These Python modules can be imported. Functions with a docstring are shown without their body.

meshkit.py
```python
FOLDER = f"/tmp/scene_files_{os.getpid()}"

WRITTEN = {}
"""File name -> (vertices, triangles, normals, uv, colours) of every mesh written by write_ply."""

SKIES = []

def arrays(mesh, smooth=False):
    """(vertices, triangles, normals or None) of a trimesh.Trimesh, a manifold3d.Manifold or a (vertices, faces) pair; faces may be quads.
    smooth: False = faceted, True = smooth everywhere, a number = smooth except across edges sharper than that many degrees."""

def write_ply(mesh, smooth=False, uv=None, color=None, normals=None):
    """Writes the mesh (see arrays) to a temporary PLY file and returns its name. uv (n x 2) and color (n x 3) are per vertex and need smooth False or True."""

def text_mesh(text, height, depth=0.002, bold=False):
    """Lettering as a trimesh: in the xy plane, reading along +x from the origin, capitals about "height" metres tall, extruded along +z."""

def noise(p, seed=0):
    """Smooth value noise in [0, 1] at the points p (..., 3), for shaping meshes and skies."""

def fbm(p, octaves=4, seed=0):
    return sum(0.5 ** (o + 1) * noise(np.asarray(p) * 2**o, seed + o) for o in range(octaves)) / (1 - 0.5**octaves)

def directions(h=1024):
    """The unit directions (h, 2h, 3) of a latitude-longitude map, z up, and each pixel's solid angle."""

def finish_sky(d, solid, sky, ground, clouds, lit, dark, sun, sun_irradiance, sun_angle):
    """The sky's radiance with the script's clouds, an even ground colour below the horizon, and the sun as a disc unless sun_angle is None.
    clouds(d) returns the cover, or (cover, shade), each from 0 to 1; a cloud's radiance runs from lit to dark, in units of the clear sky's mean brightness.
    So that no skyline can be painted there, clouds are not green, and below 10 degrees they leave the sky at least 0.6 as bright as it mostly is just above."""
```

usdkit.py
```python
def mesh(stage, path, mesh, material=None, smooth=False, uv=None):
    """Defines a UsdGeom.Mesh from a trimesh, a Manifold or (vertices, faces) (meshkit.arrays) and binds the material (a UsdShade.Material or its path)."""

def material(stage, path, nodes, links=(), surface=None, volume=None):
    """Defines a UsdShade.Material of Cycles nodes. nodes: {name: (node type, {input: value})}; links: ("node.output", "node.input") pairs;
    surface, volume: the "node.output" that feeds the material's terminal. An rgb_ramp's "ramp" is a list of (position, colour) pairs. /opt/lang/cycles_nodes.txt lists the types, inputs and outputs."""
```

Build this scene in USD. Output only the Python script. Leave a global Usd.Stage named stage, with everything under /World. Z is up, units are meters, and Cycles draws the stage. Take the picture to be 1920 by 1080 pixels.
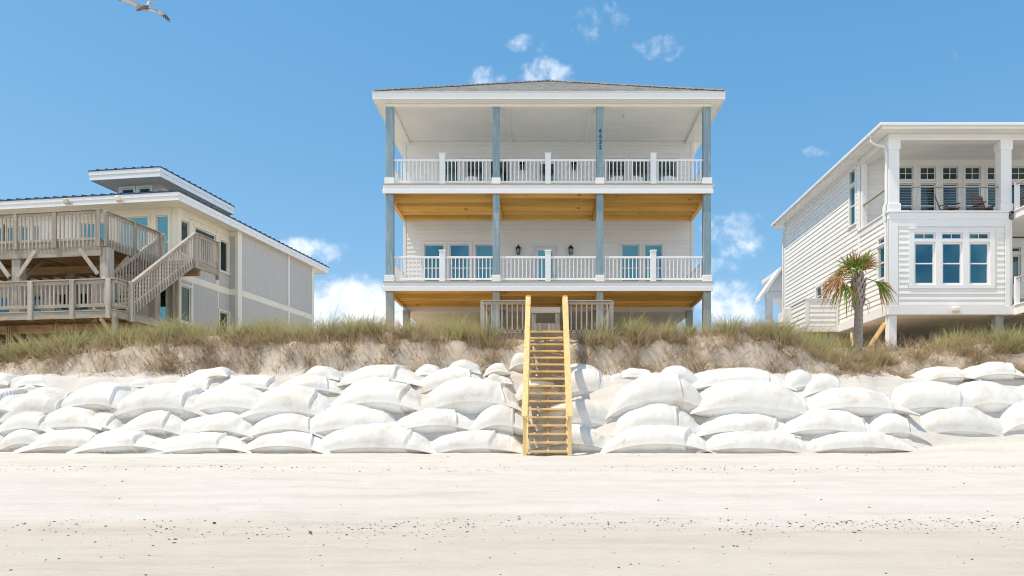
import math
import numpy as np
import trimesh
import manifold3d
from scipy.spatial import ConvexHull
import usdkit
import meshkit
from pxr import Usd, UsdGeom, UsdLux, UsdShade, Gf, Sdf, Vt

stage = Usd.Stage.CreateInMemory()
UsdGeom.SetStageUpAxis(stage, UsdGeom.Tokens.z)
UsdGeom.SetStageMetersPerUnit(stage, 1.0)
world = UsdGeom.Xform.Define(stage, '/World')
stage.SetDefaultPrim(world.GetPrim())
UsdGeom.Scope.Define(stage, '/World/Looks')

# ------------------------------------------------------------------ camera, sky, sun, exposure
F, PX, PY, CZ = 1400.0, 1020.0, 818.0, 1.65      # focal length and principal point in photo pixels, eye height
SUN = np.array([-1.0, -0.32, 2.25]); SUN /= np.linalg.norm(SUN)
EXPOSURE = 0.40
cam = UsdGeom.Camera.Define(stage, '/World/camera')
cam.CreateHorizontalApertureAttr(36.0)
cam.CreateVerticalApertureAttr(36.0 * 1080 / 1920)
cam.CreateFocalLengthAttr(36.0 * F / 1920)
cam.CreateHorizontalApertureOffsetAttr(-(PX - 960) / 1920 * 36.0)
cam.CreateVerticalApertureOffsetAttr((PY - 540) / 1920 * 36.0)
cam.CreateClippingRangeAttr(Gf.Vec2f(0.1, 20000))
cam.CreateExposureAttr(EXPOSURE)
cam.AddTranslateOp().Set(Gf.Vec3d(0, 0, CZ))
cam.AddRotateXOp().Set(90.0)

sun = UsdLux.DistantLight.Define(stage, '/World/sun')
sun.CreateIntensityAttr(0.84)
sun.CreateAngleAttr(0.5)
sun.CreateNormalizeAttr(True)
sun.CreateColorAttr(Gf.Vec3f(1.0, 0.87, 0.69))
_z = SUN; _x = np.cross([0, 0, 1.0], _z); _x /= np.linalg.norm(_x); _y = np.cross(_z, _x)
_m = Gf.Matrix4d(*_x, 0, *_y, 0, *_z, 0, 0, 0, 0, 1)
sun.AddTransformOp().Set(_m)

elev = math.asin(SUN[2]); rot = math.atan2(SUN[0], SUN[1])
SKY_STRENGTH = 0.135
# clouds: (photo px, py, half-width, half-height, strength, shear) as directions over the sea wind
CLOUDS = [(655, 585, 140, 78, 1.25), (570, 474, 95, 32, 0.82), (690, 612, 120, 60, 1.1), (1370, 440, 85, 55, 0.68), (1365, 570, 90, 56, 0.95), (1330, 505, 70, 34, 0.62),
          (1025, 140, 72, 40, 0.74), (908, 150, 56, 32, 0.72), (1102, 48, 40, 52, 0.58), (1162, 18, 42, 52, 0.63),
          (1235, 92, 74, 32, 0.63), (990, 82, 52, 22, 0.57), (1524, 289, 42, 22, 0.60), (640, 470, 40, 24, .5), (-300, 420, 160, 90, .9), (2300, 520, 200, 90, .9)]
nodes = {'sky': ('sky_texture', {'sky_type': 'single_scattering', 'sun_disc': False, 'sun_elevation': elev, 'sun_rotation': rot, 'altitude': 20.0, 'air_density': 1.0, 'aerosol_density': 0.2, 'ozone_density': 1.5}),
         'bg': ('background_shader', {'strength': SKY_STRENGTH}),
         'tc': ('texture_coordinate', {}), 'sep': ('separate_xyz', {}),
         'ymax': ('math', {'math_type': 'maximum', 'value2': 0.02}),
         'u': ('math', {'math_type': 'divide'}), 'v': ('math', {'math_type': 'divide'}),
         'uv': ('combine_xyz', {}),
         'n1': ('noise_texture', {'scale': 34.0, 'detail': 8.0, 'roughness': 0.62, 'distortion': 0.35}),
         'n2': ('noise_texture', {'scale': 13.0, 'detail': 4.0, 'roughness': 0.6}),
         'front': ('math', {'math_type': 'greater_than', 'value2': 0.05}),
         'sp': ('separate_color', {}), 'gr': ('math', {'math_type': 'multiply', 'value2': 0.66}),
         'gg': ('math', {'math_type': 'power', 'value2': 0.60}), 'gg2': ('math', {'math_type': 'multiply', 'value2': 1.42}),
         'gb': ('math', {'math_type': 'power', 'value2': 0.44}), 'gb2': ('math', {'math_type': 'multiply', 'value2': 2.28}), 'grade': ('combine_color', {}),
         'mixc': ('mix_color', {'blend_type': 'mix', 'use_clamp': False, 'b': (1.0, 1.0, 1.0)}),
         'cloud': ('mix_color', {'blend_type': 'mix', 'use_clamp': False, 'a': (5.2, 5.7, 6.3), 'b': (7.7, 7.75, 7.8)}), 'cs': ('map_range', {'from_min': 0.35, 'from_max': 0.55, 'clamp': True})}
links = [('tc.generated', 'sep.vector'), ('sep.y', 'ymax.value1'), ('sep.x', 'u.value1'), ('ymax.value', 'u.value2'), ('sep.z', 'v.value1'), ('ymax.value', 'v.value2'),
         ('u.value', 'uv.x'), ('v.value', 'uv.y'), ('uv.vector', 'n1.vector'), ('uv.vector', 'n2.vector'), ('sep.y', 'front.value1'),
         ('sky.color', 'sp.color'), ('sp.r', 'gr.value1'), ('sp.g', 'gg.value1'), ('gg.value', 'gg2.value1'), ('sp.b', 'gb.value1'), ('gb.value', 'gb2.value1'),
         ('gr.value', 'grade.r'), ('gg2.value', 'grade.g'), ('gb2.value', 'grade.b'), ('grade.color', 'mixc.a'), ('n2.fac', 'cs.value'), ('cs.result', 'cloud.fac'), ('cloud.result', 'mixc.b')]
prev = None
for i, (px, py, hw, hh, k) in enumerate(CLOUDS):
    u0, v0 = (px - PX) / F, (PY - py) / F
    nodes[f'a{i}'] = ('math', {'math_type': 'multiply_add', 'value2': F / hw, 'value3': -u0 * F / hw})
    nodes[f'b{i}'] = ('math', {'math_type': 'multiply_add', 'value2': F / hh, 'value3': -v0 * F / hh})
    nodes[f'a2{i}'] = ('math', {'math_type': 'multiply'})
    nodes[f'd{i}'] = ('math', {'math_type': 'multiply_add'})
    nodes[f'e{i}'] = ('map_range', {'from_min': 0.0, 'from_max': 1.6, 'to_min': k, 'to_max': 0.0, 'clamp': True, 'range_type': 'smoothstep'})
    links += [('u.value', f'a{i}.value1'), ('v.value', f'b{i}.value1'), (f'a{i}.value', f'a2{i}.value1'), (f'a{i}.value', f'a2{i}.value2'),
              (f'b{i}.value', f'd{i}.value1'), (f'b{i}.value', f'd{i}.value2'), (f'a2{i}.value', f'd{i}.value3'), (f'd{i}.value', f'e{i}.value')]
    if prev:
        nodes[f'm{i}'] = ('math', {'math_type': 'maximum'})
        links += [(prev, f'm{i}.value1'), (f'e{i}.result', f'm{i}.value2')]
        prev = f'm{i}.value'
    else:
        prev = f'e{i}.result'
nodes['nn'] = ('math', {'math_type': 'multiply_add', 'value2': 0.55})
nodes['n2s'] = ('math', {'math_type': 'multiply_add', 'value2': 0.45, 'value3': -0.5})
nodes['cov'] = ('math', {'math_type': 'multiply_add', 'value2': 2.6})
nodes['covm'] = ('math', {'math_type': 'multiply_add', 'value2': 1.0, 'value3': -0.30})
nodes['amt'] = ('map_range', {'from_min': 0.12, 'from_max': 1.15, 'to_min': 0.0, 'to_max': 0.93, 'clamp': True, 'range_type': 'smoothstep'})
nodes['amtf'] = ('math', {'math_type': 'multiply'})
nodes['n3'] = ('noise_texture', {'scale': 5.0, 'detail': 7.0, 'roughness': 0.6})  # seaward cloud field, added out of view to fill the shaded porches
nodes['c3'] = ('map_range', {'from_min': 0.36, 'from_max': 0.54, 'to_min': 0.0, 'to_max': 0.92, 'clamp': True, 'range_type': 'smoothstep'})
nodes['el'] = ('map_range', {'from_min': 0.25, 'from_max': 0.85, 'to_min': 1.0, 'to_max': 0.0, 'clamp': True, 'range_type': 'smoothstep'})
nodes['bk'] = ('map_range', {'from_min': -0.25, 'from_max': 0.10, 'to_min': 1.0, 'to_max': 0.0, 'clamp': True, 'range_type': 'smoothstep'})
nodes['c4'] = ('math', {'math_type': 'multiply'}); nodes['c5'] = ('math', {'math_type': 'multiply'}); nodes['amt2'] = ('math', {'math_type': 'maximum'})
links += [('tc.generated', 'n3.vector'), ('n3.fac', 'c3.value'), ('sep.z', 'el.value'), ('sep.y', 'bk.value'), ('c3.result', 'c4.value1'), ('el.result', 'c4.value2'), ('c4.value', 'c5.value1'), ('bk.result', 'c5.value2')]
links += [('n2.fac', 'n2s.value1'), ('n1.fac', 'nn.value1'), ('n2s.value', 'nn.value3'), ('nn.value', 'cov.value1'), (prev, 'covm.value1'), ('covm.value', 'cov.value3'),
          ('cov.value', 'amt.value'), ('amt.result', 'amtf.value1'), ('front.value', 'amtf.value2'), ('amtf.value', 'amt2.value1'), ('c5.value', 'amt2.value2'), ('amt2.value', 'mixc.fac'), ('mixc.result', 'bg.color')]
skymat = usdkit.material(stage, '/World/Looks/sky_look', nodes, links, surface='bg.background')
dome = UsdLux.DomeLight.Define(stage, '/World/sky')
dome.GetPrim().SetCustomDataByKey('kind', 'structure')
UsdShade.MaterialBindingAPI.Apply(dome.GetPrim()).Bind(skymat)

# ------------------------------------------------------------------ helpers
rng = np.random.default_rng(7)
_names, _origin = {}, {}


def numbered(parent, name):
    k = (parent, name)
    n = _names.get(k, 0); _names[k] = n + 1
    return f'{parent}/{name}' if n == 0 else f'{parent}/{name}_{n:03d}'


def pixel(px, py, Y):
    return np.array([(px - PX) / F * Y, Y, CZ + (PY - py) / F * Y])


def X_(px, Y):
    return (px - PX) / F * Y


def Z_(py, Y):
    return CZ + (PY - py) / F * Y


def tag(prim, label=None, category=None, group=None, kind=None):
    for k, v in (('label', label), ('category', category), ('group', group), ('kind', kind)):
        if v:
            prim.SetCustomDataByKey(k, v)


def thing(name, label, category, loc=(0, 0, 0), rotz=0.0, group=None):
    path = numbered('/World', name)
    x = UsdGeom.Xform.Define(stage, path)
    x.AddTranslateOp().Set(Gf.Vec3d(*map(float, loc)))
    if rotz:
        x.AddRotateZOp().Set(rotz)
    _origin[path] = (0, 0, 0) if rotz else tuple(loc)
    tag(x.GetPrim(), label, category, group)
    return path


class MB:
    """collects shapes into one mesh"""
    def __init__(s):
        s.v, s.f, s.n = [], [], 0

    def add(s, v, f):
        v = np.asarray(v, float); f = np.asarray(f, int)
        if f.shape[1] == 4:
            f = np.vstack([f[:, [0, 1, 2]], f[:, [0, 2, 3]]])
        s.v.append(v); s.f.append(f + s.n); s.n += len(v)
        return s

    def box(s, x0, x1, y0, y1, z0, z1, c=0.0, fr=None):
        v, f = boxgeo(x0, x1, y0, y1, z0, z1, c)
        return s.add(fr(v) if fr is not None else v, f)

    def bar(s, p0, p1, w, h, c=0.0, up=(0, 0, 1)):
        p0, p1, up = np.asarray(p0, float), np.asarray(p1, float), np.asarray(up, float)
        d = p1 - p0; L = np.linalg.norm(d); d /= L
        a = np.cross(d, up); a /= np.linalg.norm(a); b = np.cross(a, d)
        v, f = boxgeo(0, L, -w / 2, w / 2, -h / 2, h / 2, c)
        M = np.stack([d, -a, b])
        return s.add(p0 + v @ M, f)

    def tube(s, pts, r, n=8, cap=True):
        pts = np.asarray(pts, float); r = np.broadcast_to(r, len(pts))
        vs = []
        for i, p in enumerate(pts):
            t = pts[min(i + 1, len(pts) - 1)] - pts[max(i - 1, 0)]; t /= np.linalg.norm(t)
            a = np.cross(t, [0, 0, 1.0]) if abs(t[2]) < 0.9 else np.cross(t, [0, 1.0, 0]); a /= np.linalg.norm(a); b = np.cross(t, a)
            th = np.arange(n) / n * 2 * math.pi
            vs.append(p + r[i] * (np.cos(th)[:, None] * a + np.sin(th)[:, None] * b))
        v = np.vstack(vs); f = []
        for i in range(len(pts) - 1):
            for j in range(n):
                k = (j + 1) % n
                f.append((i * n + j, (i + 1) * n + j, (i + 1) * n + k)); f.append((i * n + j, (i + 1) * n + k, i * n + k))
        if cap:
            for e, base in ((0, 0), (1, (len(pts) - 1) * n)):
                for j in range(1, n - 1):
                    f.append((base, base + j, base + j + 1) if e == 0 else (base, base + j + 1, base + j))
        f = np.array(f)[:, ::-1]
        f[-(2 * (n - 2)):] = f[-(2 * (n - 2)):]
        return s.add(v, f)

    def lathe(s, prof, c=(0, 0, 0), n=12):
        prof = np.asarray(prof, float)
        th = np.arange(n) / n * 2 * math.pi
        v = np.vstack([np.stack([r * np.cos(th), r * np.sin(th), np.full(n, z)], 1) for r, z in prof]) + np.asarray(c)
        f = []
        for i in range(len(prof) - 1):
            for j in range(n):
                k = (j + 1) % n
                f.append((i * n + j, i * n + k, (i + 1) * n + k)); f.append((i * n + j, (i + 1) * n + k, (i + 1) * n + j))
        return s.add(v, f)

    def prism(s, poly, axis, a0, a1, fr=None):
        """poly: list of 2-D points, convex, in the two other axes' order; extruded along axis."""
        poly = np.asarray(poly, float); n = len(poly)
        def put(a):
            out = np.zeros((n, 3)); o = [k for k in range(3) if k != axis]
            out[:, axis] = a; out[:, o[0]] = poly[:, 0]; out[:, o[1]] = poly[:, 1]
            return out
        v = np.vstack([put(a0), put(a1)])
        f = [(0, i, i + 1) for i in range(1, n - 1)] + [(n, n + i + 1, n + i) for i in range(1, n - 1)]
        for i in range(n):
            k = (i + 1) % n
            f += [(i, n + i, n + k), (i, n + k, k)]
        area = 0.5 * sum(poly[i][0] * poly[(i + 1) % n][1] - poly[(i + 1) % n][0] * poly[i][1] for i in range(n))
        f = np.array(f)
        if (area > 0) != (axis == 1):
            f = f[:, ::-1]
        return s.add(fr(v) if fr is not None else v, f)

    def mesh(s):
        return np.vstack(s.v), np.vstack(s.f)

    def build(s, name, mat, parent=None, label=None, category=None, group=None, kind=None, smooth=False):
        return obj(name, s.mesh(), mat, parent, label, category, group, kind, smooth)


_cs = np.array([(a, b, c) for a in (-1, 1) for b in (-1, 1) for c in (-1, 1)], float)


def _chv(h, c):
    out = []
    for sg in _cs:
        for k in range(3):
            p = sg * (h - c); p[k] = sg[k] * h[k]; out.append(p)
    return np.array(out)


_q = _chv(np.array([1.0, 1.0, 1.0]), 0.3)
_h = ConvexHull(_q)
_CF = np.array([(a, b, c) if np.dot(np.cross(_q[b] - _q[a], _q[c] - _q[a]), e[:3]) > 0 else (a, c, b) for (a, b, c), e in zip(_h.simplices, _h.equations)])
_BF = np.array([(0, 1, 3), (0, 3, 2), (4, 6, 7), (4, 7, 5), (0, 4, 5), (0, 5, 1), (2, 3, 7), (2, 7, 6), (0, 2, 6), (0, 6, 4), (1, 5, 7), (1, 7, 3)])


def boxgeo(x0, x1, y0, y1, z0, z1, c=0.0):
    lo, hi = np.minimum([x0, y0, z0], [x1, y1, z1]), np.maximum([x0, y0, z0], [x1, y1, z1])
    m, h = (lo + hi) / 2, (hi - lo) / 2
    if c > 0:
        return m + _chv(h, min(c, 0.45 * h.min())), _CF
    return m + _cs * h, _BF


def obj(name, mesh, mat, parent=None, label=None, category=None, group=None, kind=None, smooth=False, normals=None):
    path = numbered(parent or '/World', name)
    if parent:
        root = '/'.join(path.split('/')[:3])
        o = _origin.get(root, (0, 0, 0))
        if any(o):
            v, f = mesh
            mesh = (np.asarray(v) - np.asarray(o), f)
    m = usdkit.mesh(stage, path, mesh, MATS[mat] if isinstance(mat, str) else mat, smooth=smooth)
    if normals is not None:
        m.CreateNormalsAttr(Vt.Vec3fArray.FromNumpy(normals.astype(np.float32))); m.SetNormalsInterpolation('vertex')
    tag(m.GetPrim(), label, category, group, kind)
    return path


def framer(o, r, n):
    """maps (along, out, up) to the world: o origin, r unit vector along, n unit vector out of the wall"""
    o, r, n = (np.asarray(a, float) for a in (o, r, n))
    M = np.stack([r, n, [0, 0, 1.0]])
    def fr(v):
        return o + np.asarray(v, float) @ M
    fr.flip = np.linalg.det(M) < 0
    return fr


class FMB(MB):
    """an MB in the frame of a wall: x along it, y out of it, z up"""
    def __init__(s, fr):
        super().__init__(); s.fr = fr

    def add(s, v, f):
        f = np.asarray(f, int)
        return super().add(s.fr(v), f[:, ::-1] if s.fr.flip else f)


# ------------------------------------------------------------------ materials
MATS = {}


def lookmat(name, nodes, links, surface='p.BSDF', **kw):
    MATS[name] = usdkit.material(stage, f'/World/Looks/{name}', nodes, links, surface=surface, **kw)


def paint(name, col, rough=0.5, var=0.05, scale=3.0, bump=0.0, bscale=60.0, stretch=(1, 1, 1), dirt=None, rnd=0.0, spec=0.4):
    c = np.array(col, float)
    lo, hi = np.clip(c * (1 - var), 0, 1), np.clip(c * (1 + var), 0, 1)
    N = {'g': ('geometry', {}), 'mp': ('mapping', {'scale': tuple(stretch)}), 'n': ('noise_texture', {'scale': scale, 'detail': 5.0, 'roughness': 0.6}),
         'r': ('rgb_ramp', {'ramp': [(0.25, tuple(lo)), (0.75, tuple(hi))]}), 'p': ('principled_bsdf', {'roughness': rough, 'specular_ior_level': spec})}
    L = [('g.position', 'mp.vector'), ('mp.vector', 'n.vector'), ('n.fac', 'r.fac')]
    out = 'r.color'
    if rnd:
        N['oi'] = ('object_info', {}); N['mr'] = ('map_range', {'to_min': 1 - rnd, 'to_max': 1 + rnd}); N['cc'] = ('combine_color', {})
        N['mx'] = ('mix_color', {'blend_type': 'multiply', 'fac': 1.0, 'use_clamp': False})
        L += [('oi.random', 'mr.value'), ('mr.result', 'cc.r'), ('mr.result', 'cc.g'), ('mr.result', 'cc.b'), (out, 'mx.a'), ('cc.color', 'mx.b')]
        out = 'mx.result'
    if dirt:
        dc, lo_, hi_, ds = dirt
        N['dn'] = ('noise_texture', {'scale': ds, 'detail': 6.0, 'roughness': 0.65}); N['dr'] = ('map_range', {'from_min': lo_, 'from_max': hi_, 'clamp': True}); N['dm'] = ('mix_color', {'blend_type': 'mix', 'b': dc})
        L += [('mp.vector', 'dn.vector'), ('dn.fac', 'dr.value'), ('dr.result', 'dm.fac'), (out, 'dm.a')]
        out = 'dm.result'
    L.append((out, 'p.base_color'))
    if bump:
        N['bn'] = ('noise_texture', {'scale': bscale, 'detail': 4.0}); N['b'] = ('bump', {'strength': 1.0, 'distance': bump})
        L += [('mp.vector', 'bn.vector'), ('bn.fac', 'b.height'), ('b.normal', 'p.normal')]
    lookmat(name, N, L)


def wood(name, dark, mid, light, axis, rough=0.75, rnd=0.12, gscale=9.0, knots=True):
    """grain runs along axis"""
    st = [1.0, 1.0, 1.0]
    for k in range(3):
        st[k] = 0.09 if k == axis else 1.0
    kn = [1.0, 1.0, 1.0]; kn[axis] = 0.45
    N = {'g': ('geometry', {}), 'oi': ('object_info', {}), 'off': ('vector_math', {'math_type': 'multiply_add', 'vector2': (37.0, 11.0, 23.0)}),
         'mp': ('mapping', {'scale': tuple(st)}), 'n': ('noise_texture', {'scale': gscale, 'detail': 6.0, 'roughness': 0.65, 'distortion': 0.6}),
         'r': ('rgb_ramp', {'ramp': [(0.25, dark), (0.5, mid), (0.75, light)]}),
         'mr': ('map_range', {'to_min': 1 - rnd, 'to_max': 1 + rnd}), 'cc': ('combine_color', {}),
         'mx': ('mix_color', {'blend_type': 'multiply', 'fac': 1.0, 'use_clamp': False}),
         'p': ('principled_bsdf', {'roughness': rough, 'specular_ior_level': 0.25}),
         'b': ('bump', {'strength': 0.6, 'distance': 0.004})}
    L = [('oi.random', 'off.vector1'), ('g.position', 'off.vector3'), ('off.vector', 'mp.vector'), ('mp.vector', 'n.vector'), ('n.fac', 'r.fac'),
         ('oi.random', 'mr.value'), ('mr.result', 'cc.r'), ('mr.result', 'cc.g'), ('mr.result', 'cc.b'), ('r.color', 'mx.a'), ('cc.color', 'mx.b'),
         ('n.fac', 'b.height'), ('b.normal', 'p.normal')]
    out = 'mx.result'
    if knots:
        N['kp'] = ('mapping', {'scale': tuple(kn)}); N['kv'] = ('voronoi_texture', {'scale': 2.6}); N['kr'] = ('map_range', {'from_min': 0.05, 'from_max': 0.13, 'to_min': 0.75, 'to_max': 0.0, 'clamp': True})
        N['km'] = ('mix_color', {'blend_type': 'mix', 'b': tuple(np.array(dark) * 0.45)})
        L += [('off.vector', 'kp.vector'), ('kp.vector', 'kv.vector'), ('kv.distance', 'kr.value'), ('kr.result', 'km.fac'), (out, 'km.a')]
        out = 'km.result'
    L.append((out, 'p.base_color'))
    lookmat(name, N, L)


paint('porch_deck_paint', (0.74, 0.73, 0.70), 0.6, 0.05, 3.0)
paint('white_paint', (0.84, 0.835, 0.82), 0.45, 0.03, 2.0, 0.0006, 40)
paint('white_siding', (0.86, 0.85, 0.82), 0.55, 0.04, 1.1, rnd=0.03)
paint('cream_paint', (0.80, 0.75, 0.63), 0.5, 0.04, 2.0)
paint('soffit_paint', (0.92, 0.895, 0.84), 0.6, 0.03, 1.2)
paint('grey_panel', (0.52, 0.50, 0.465), 0.7, 0.05, 1.2, 0.006, 9.0, (6, 6, 0.15), rnd=0.03)
paint('blue_grey_post', (0.225, 0.335, 0.385), 0.6, 0.16, 4.0, 0.003, 14, (5, 5, 0.6), dirt=((0.46, 0.49, 0.48), 0.50, 0.72, 1.3), rnd=0.05)
paint('pile_grey', (0.34, 0.36, 0.33), 0.8, 0.16, 4.0, 0.004, 14, (5, 5, 0.5), rnd=0.08)
paint('roof_metal_blue', (0.035, 0.07, 0.12), 0.35, 0.1, 3.0)
paint('lamp_black', (0.02, 0.022, 0.025), 0.4, 0.1)
paint('number_blue', (0.012, 0.03, 0.075), 0.4, 0.1)
paint('shade_cream', (0.62, 0.56, 0.44), 0.7, 0.05)
paint('blind_white', (0.62, 0.66, 0.66), 0.7, 0.05)
paint('blind_pink', (0.46, 0.37, 0.32), 0.7, 0.08)
paint('interior', (0.16, 0.17, 0.17), 0.9, 0.1)
paint('tan_board', (0.86, 0.79, 0.67), 0.8, 0.06, 1.0, rnd=0.04)
paint('gutter_white', (0.82, 0.82, 0.81), 0.35, 0.02)
paint('cable_steel', (0.45, 0.46, 0.47), 0.3, 0.05)
paint('chair_brown', (0.14, 0.10, 0.08), 0.6, 0.15)
paint('door_white', (0.76, 0.77, 0.77), 0.45, 0.02)
for i_, a_ in enumerate('xyz'):
    wood('pine_' + a_, (0.60, 0.33, 0.085), (0.80, 0.48, 0.135), (0.87, 0.58, 0.22), i_, rnd=0.30, gscale=6.0)
    wood('new_pine_' + a_, (0.58, 0.39, 0.15), (0.74, 0.53, 0.24), (0.82, 0.62, 0.33), i_, rnd=0.07)
    wood('weathered_' + a_, (0.23, 0.19, 0.145), (0.355, 0.305, 0.24), (0.465, 0.41, 0.345), i_, rnd=0.14, knots=False)
    wood('greyed_' + a_, (0.30, 0.255, 0.205), (0.445, 0.395, 0.33), (0.555, 0.51, 0.445), i_, rnd=0.13, knots=False)
wood('brown_beam_x', (0.28, 0.17, 0.08), (0.44, 0.29, 0.15), (0.54, 0.38, 0.22), 0, rnd=0.12)
wood('brown_beam_y', (0.26, 0.16, 0.08), (0.40, 0.26, 0.14), (0.50, 0.35, 0.20), 1, rnd=0.12)


def glassmat(name, refl, tint, gl=(0.75, 0.92, 1.0)):
    lookmat(name, {'t': ('transparent_bsdf', {'color': tint}), 'gl': ('glossy_bsdf', {'color': gl, 'roughness': 0.03}), 'fr': ('fresnel', {'IOR': 1.5}),
                   'mr': ('map_range', {'from_min': 0.0, 'from_max': 1.0, 'to_min': refl, 'to_max': 1.0}), 'n': ('noise_texture', {'scale': 0.7, 'detail': 2.0}),
                   'b': ('bump', {'strength': 0.25, 'distance': 0.01}), 'g': ('geometry', {}), 'm': ('mix_closure', {})},
            [('g.position', 'n.vector'), ('n.fac', 'b.height'), ('b.normal', 'gl.normal'), ('fr.fac', 'mr.value'), ('mr.result', 'm.fac'), ('t.BSDF', 'm.closure1'), ('gl.BSDF', 'm.closure2')], surface='m.closure')


glassmat('glass', 0.125, (0.36, 0.60, 0.68), (0.36, 0.78, 0.92))
glassmat('glass_navy', 0.05, (0.13, 0.24, 0.34), (0.40, 0.70, 0.85))
glassmat('glass_dark', 0.07, (0.42, 0.55, 0.52), (0.7, 0.92, 0.95))
glassmat('glass_teal', 0.19, (0.30, 0.58, 0.64), (0.30, 0.72, 0.86))

# sand: dry pale sand, damp below the shell line, fine grain
lookmat('sand', {'g': ('geometry', {}), 'n': ('noise_texture', {'scale': 0.55, 'detail': 6.0, 'roughness': 0.6}), 'mp': ('mapping', {'scale': (0.22, 1.6, 1.0)}),
                 'ns': ('noise_texture', {'scale': 1.3, 'detail': 7.0, 'roughness': 0.68}),
                 'nf': ('noise_texture', {'scale': 70.0, 'detail': 5.0, 'roughness': 0.8}), 'nm': ('noise_texture', {'scale': 9.0, 'detail': 5.0, 'roughness': 0.7}), 'mp2': ('mapping', {'scale': (0.6, 1.8, 1.0)}), 'b3': ('bump', {'strength': 0.8, 'distance': 0.03}),
                 'sep': ('separate_xyz', {}), 'wet': ('attribute', {'attribute': 'damp'}),
                 'r': ('rgb_ramp', {'ramp': [(0.3, (0.55, 0.505, 0.445)), (0.5, (0.625, 0.59, 0.54)), (0.75, (0.67, 0.64, 0.60))]}),
                 'm1': ('mix_color', {'blend_type': 'multiply', 'b': (0.90, 0.865, 0.82)}),
                 'rf': ('rgb_ramp', {'ramp': [(0.30, (0.80, 0.79, 0.78)), (0.48, (1, 1, 1)), (0.62, (1, 1, 1)), (0.72, (0.93, 0.92, 0.9))]}),
                 'm2': ('mix_color', {'blend_type': 'multiply', 'fac': 1.0}),
                 'add': ('math', {'math_type': 'multiply_add', 'value2': 0.5}),
                 'b1': ('bump', {'strength': 0.8, 'distance': 0.035}), 'b2': ('bump', {'strength': 0.7, 'distance': 0.004}), 'dune': ('attribute', {'attribute': 'dune'}), 'dn': ('map_range', {'from_min': 0.25, 'from_max': 0.75, 'to_min': 0.35, 'to_max': 1.0}), 'df': ('math', {'math_type': 'multiply'}), 'm3': ('mix_color', {'blend_type': 'multiply', 'b': (0.86, 0.74, 0.61)}),
                 'p': ('principled_bsdf', {'roughness': 0.92, 'specular_ior_level': 0.15})},
        [('g.position', 'mp.vector'), ('mp.vector', 'ns.vector'), ('g.position', 'n.vector'), ('g.position', 'nf.vector'), ('n.fac', 'add.value1'), ('ns.fac', 'add.value3'),
         ('ns.fac', 'r.fac'), ('r.color', 'm1.a'), ('wet.fac', 'm1.fac'), ('n.fac', 'dn.value'), ('dn.result', 'df.value1'), ('dune.fac', 'df.value2'), ('m1.result', 'm3.a'), ('df.value', 'm3.fac'), ('m3.result', 'm2.a'), ('nf.fac', 'rf.fac'), ('rf.color', 'm2.b'), ('m2.result', 'p.base_color'),
         ('ns.fac', 'b1.height'), ('nf.fac', 'b2.height'), ('g.position', 'mp2.vector'), ('mp2.vector', 'nm.vector'), ('nm.fac', 'b3.height'), ('b1.normal', 'b3.normal'), ('b3.normal', 'b2.normal'), ('b2.normal', 'p.normal')])
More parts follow.
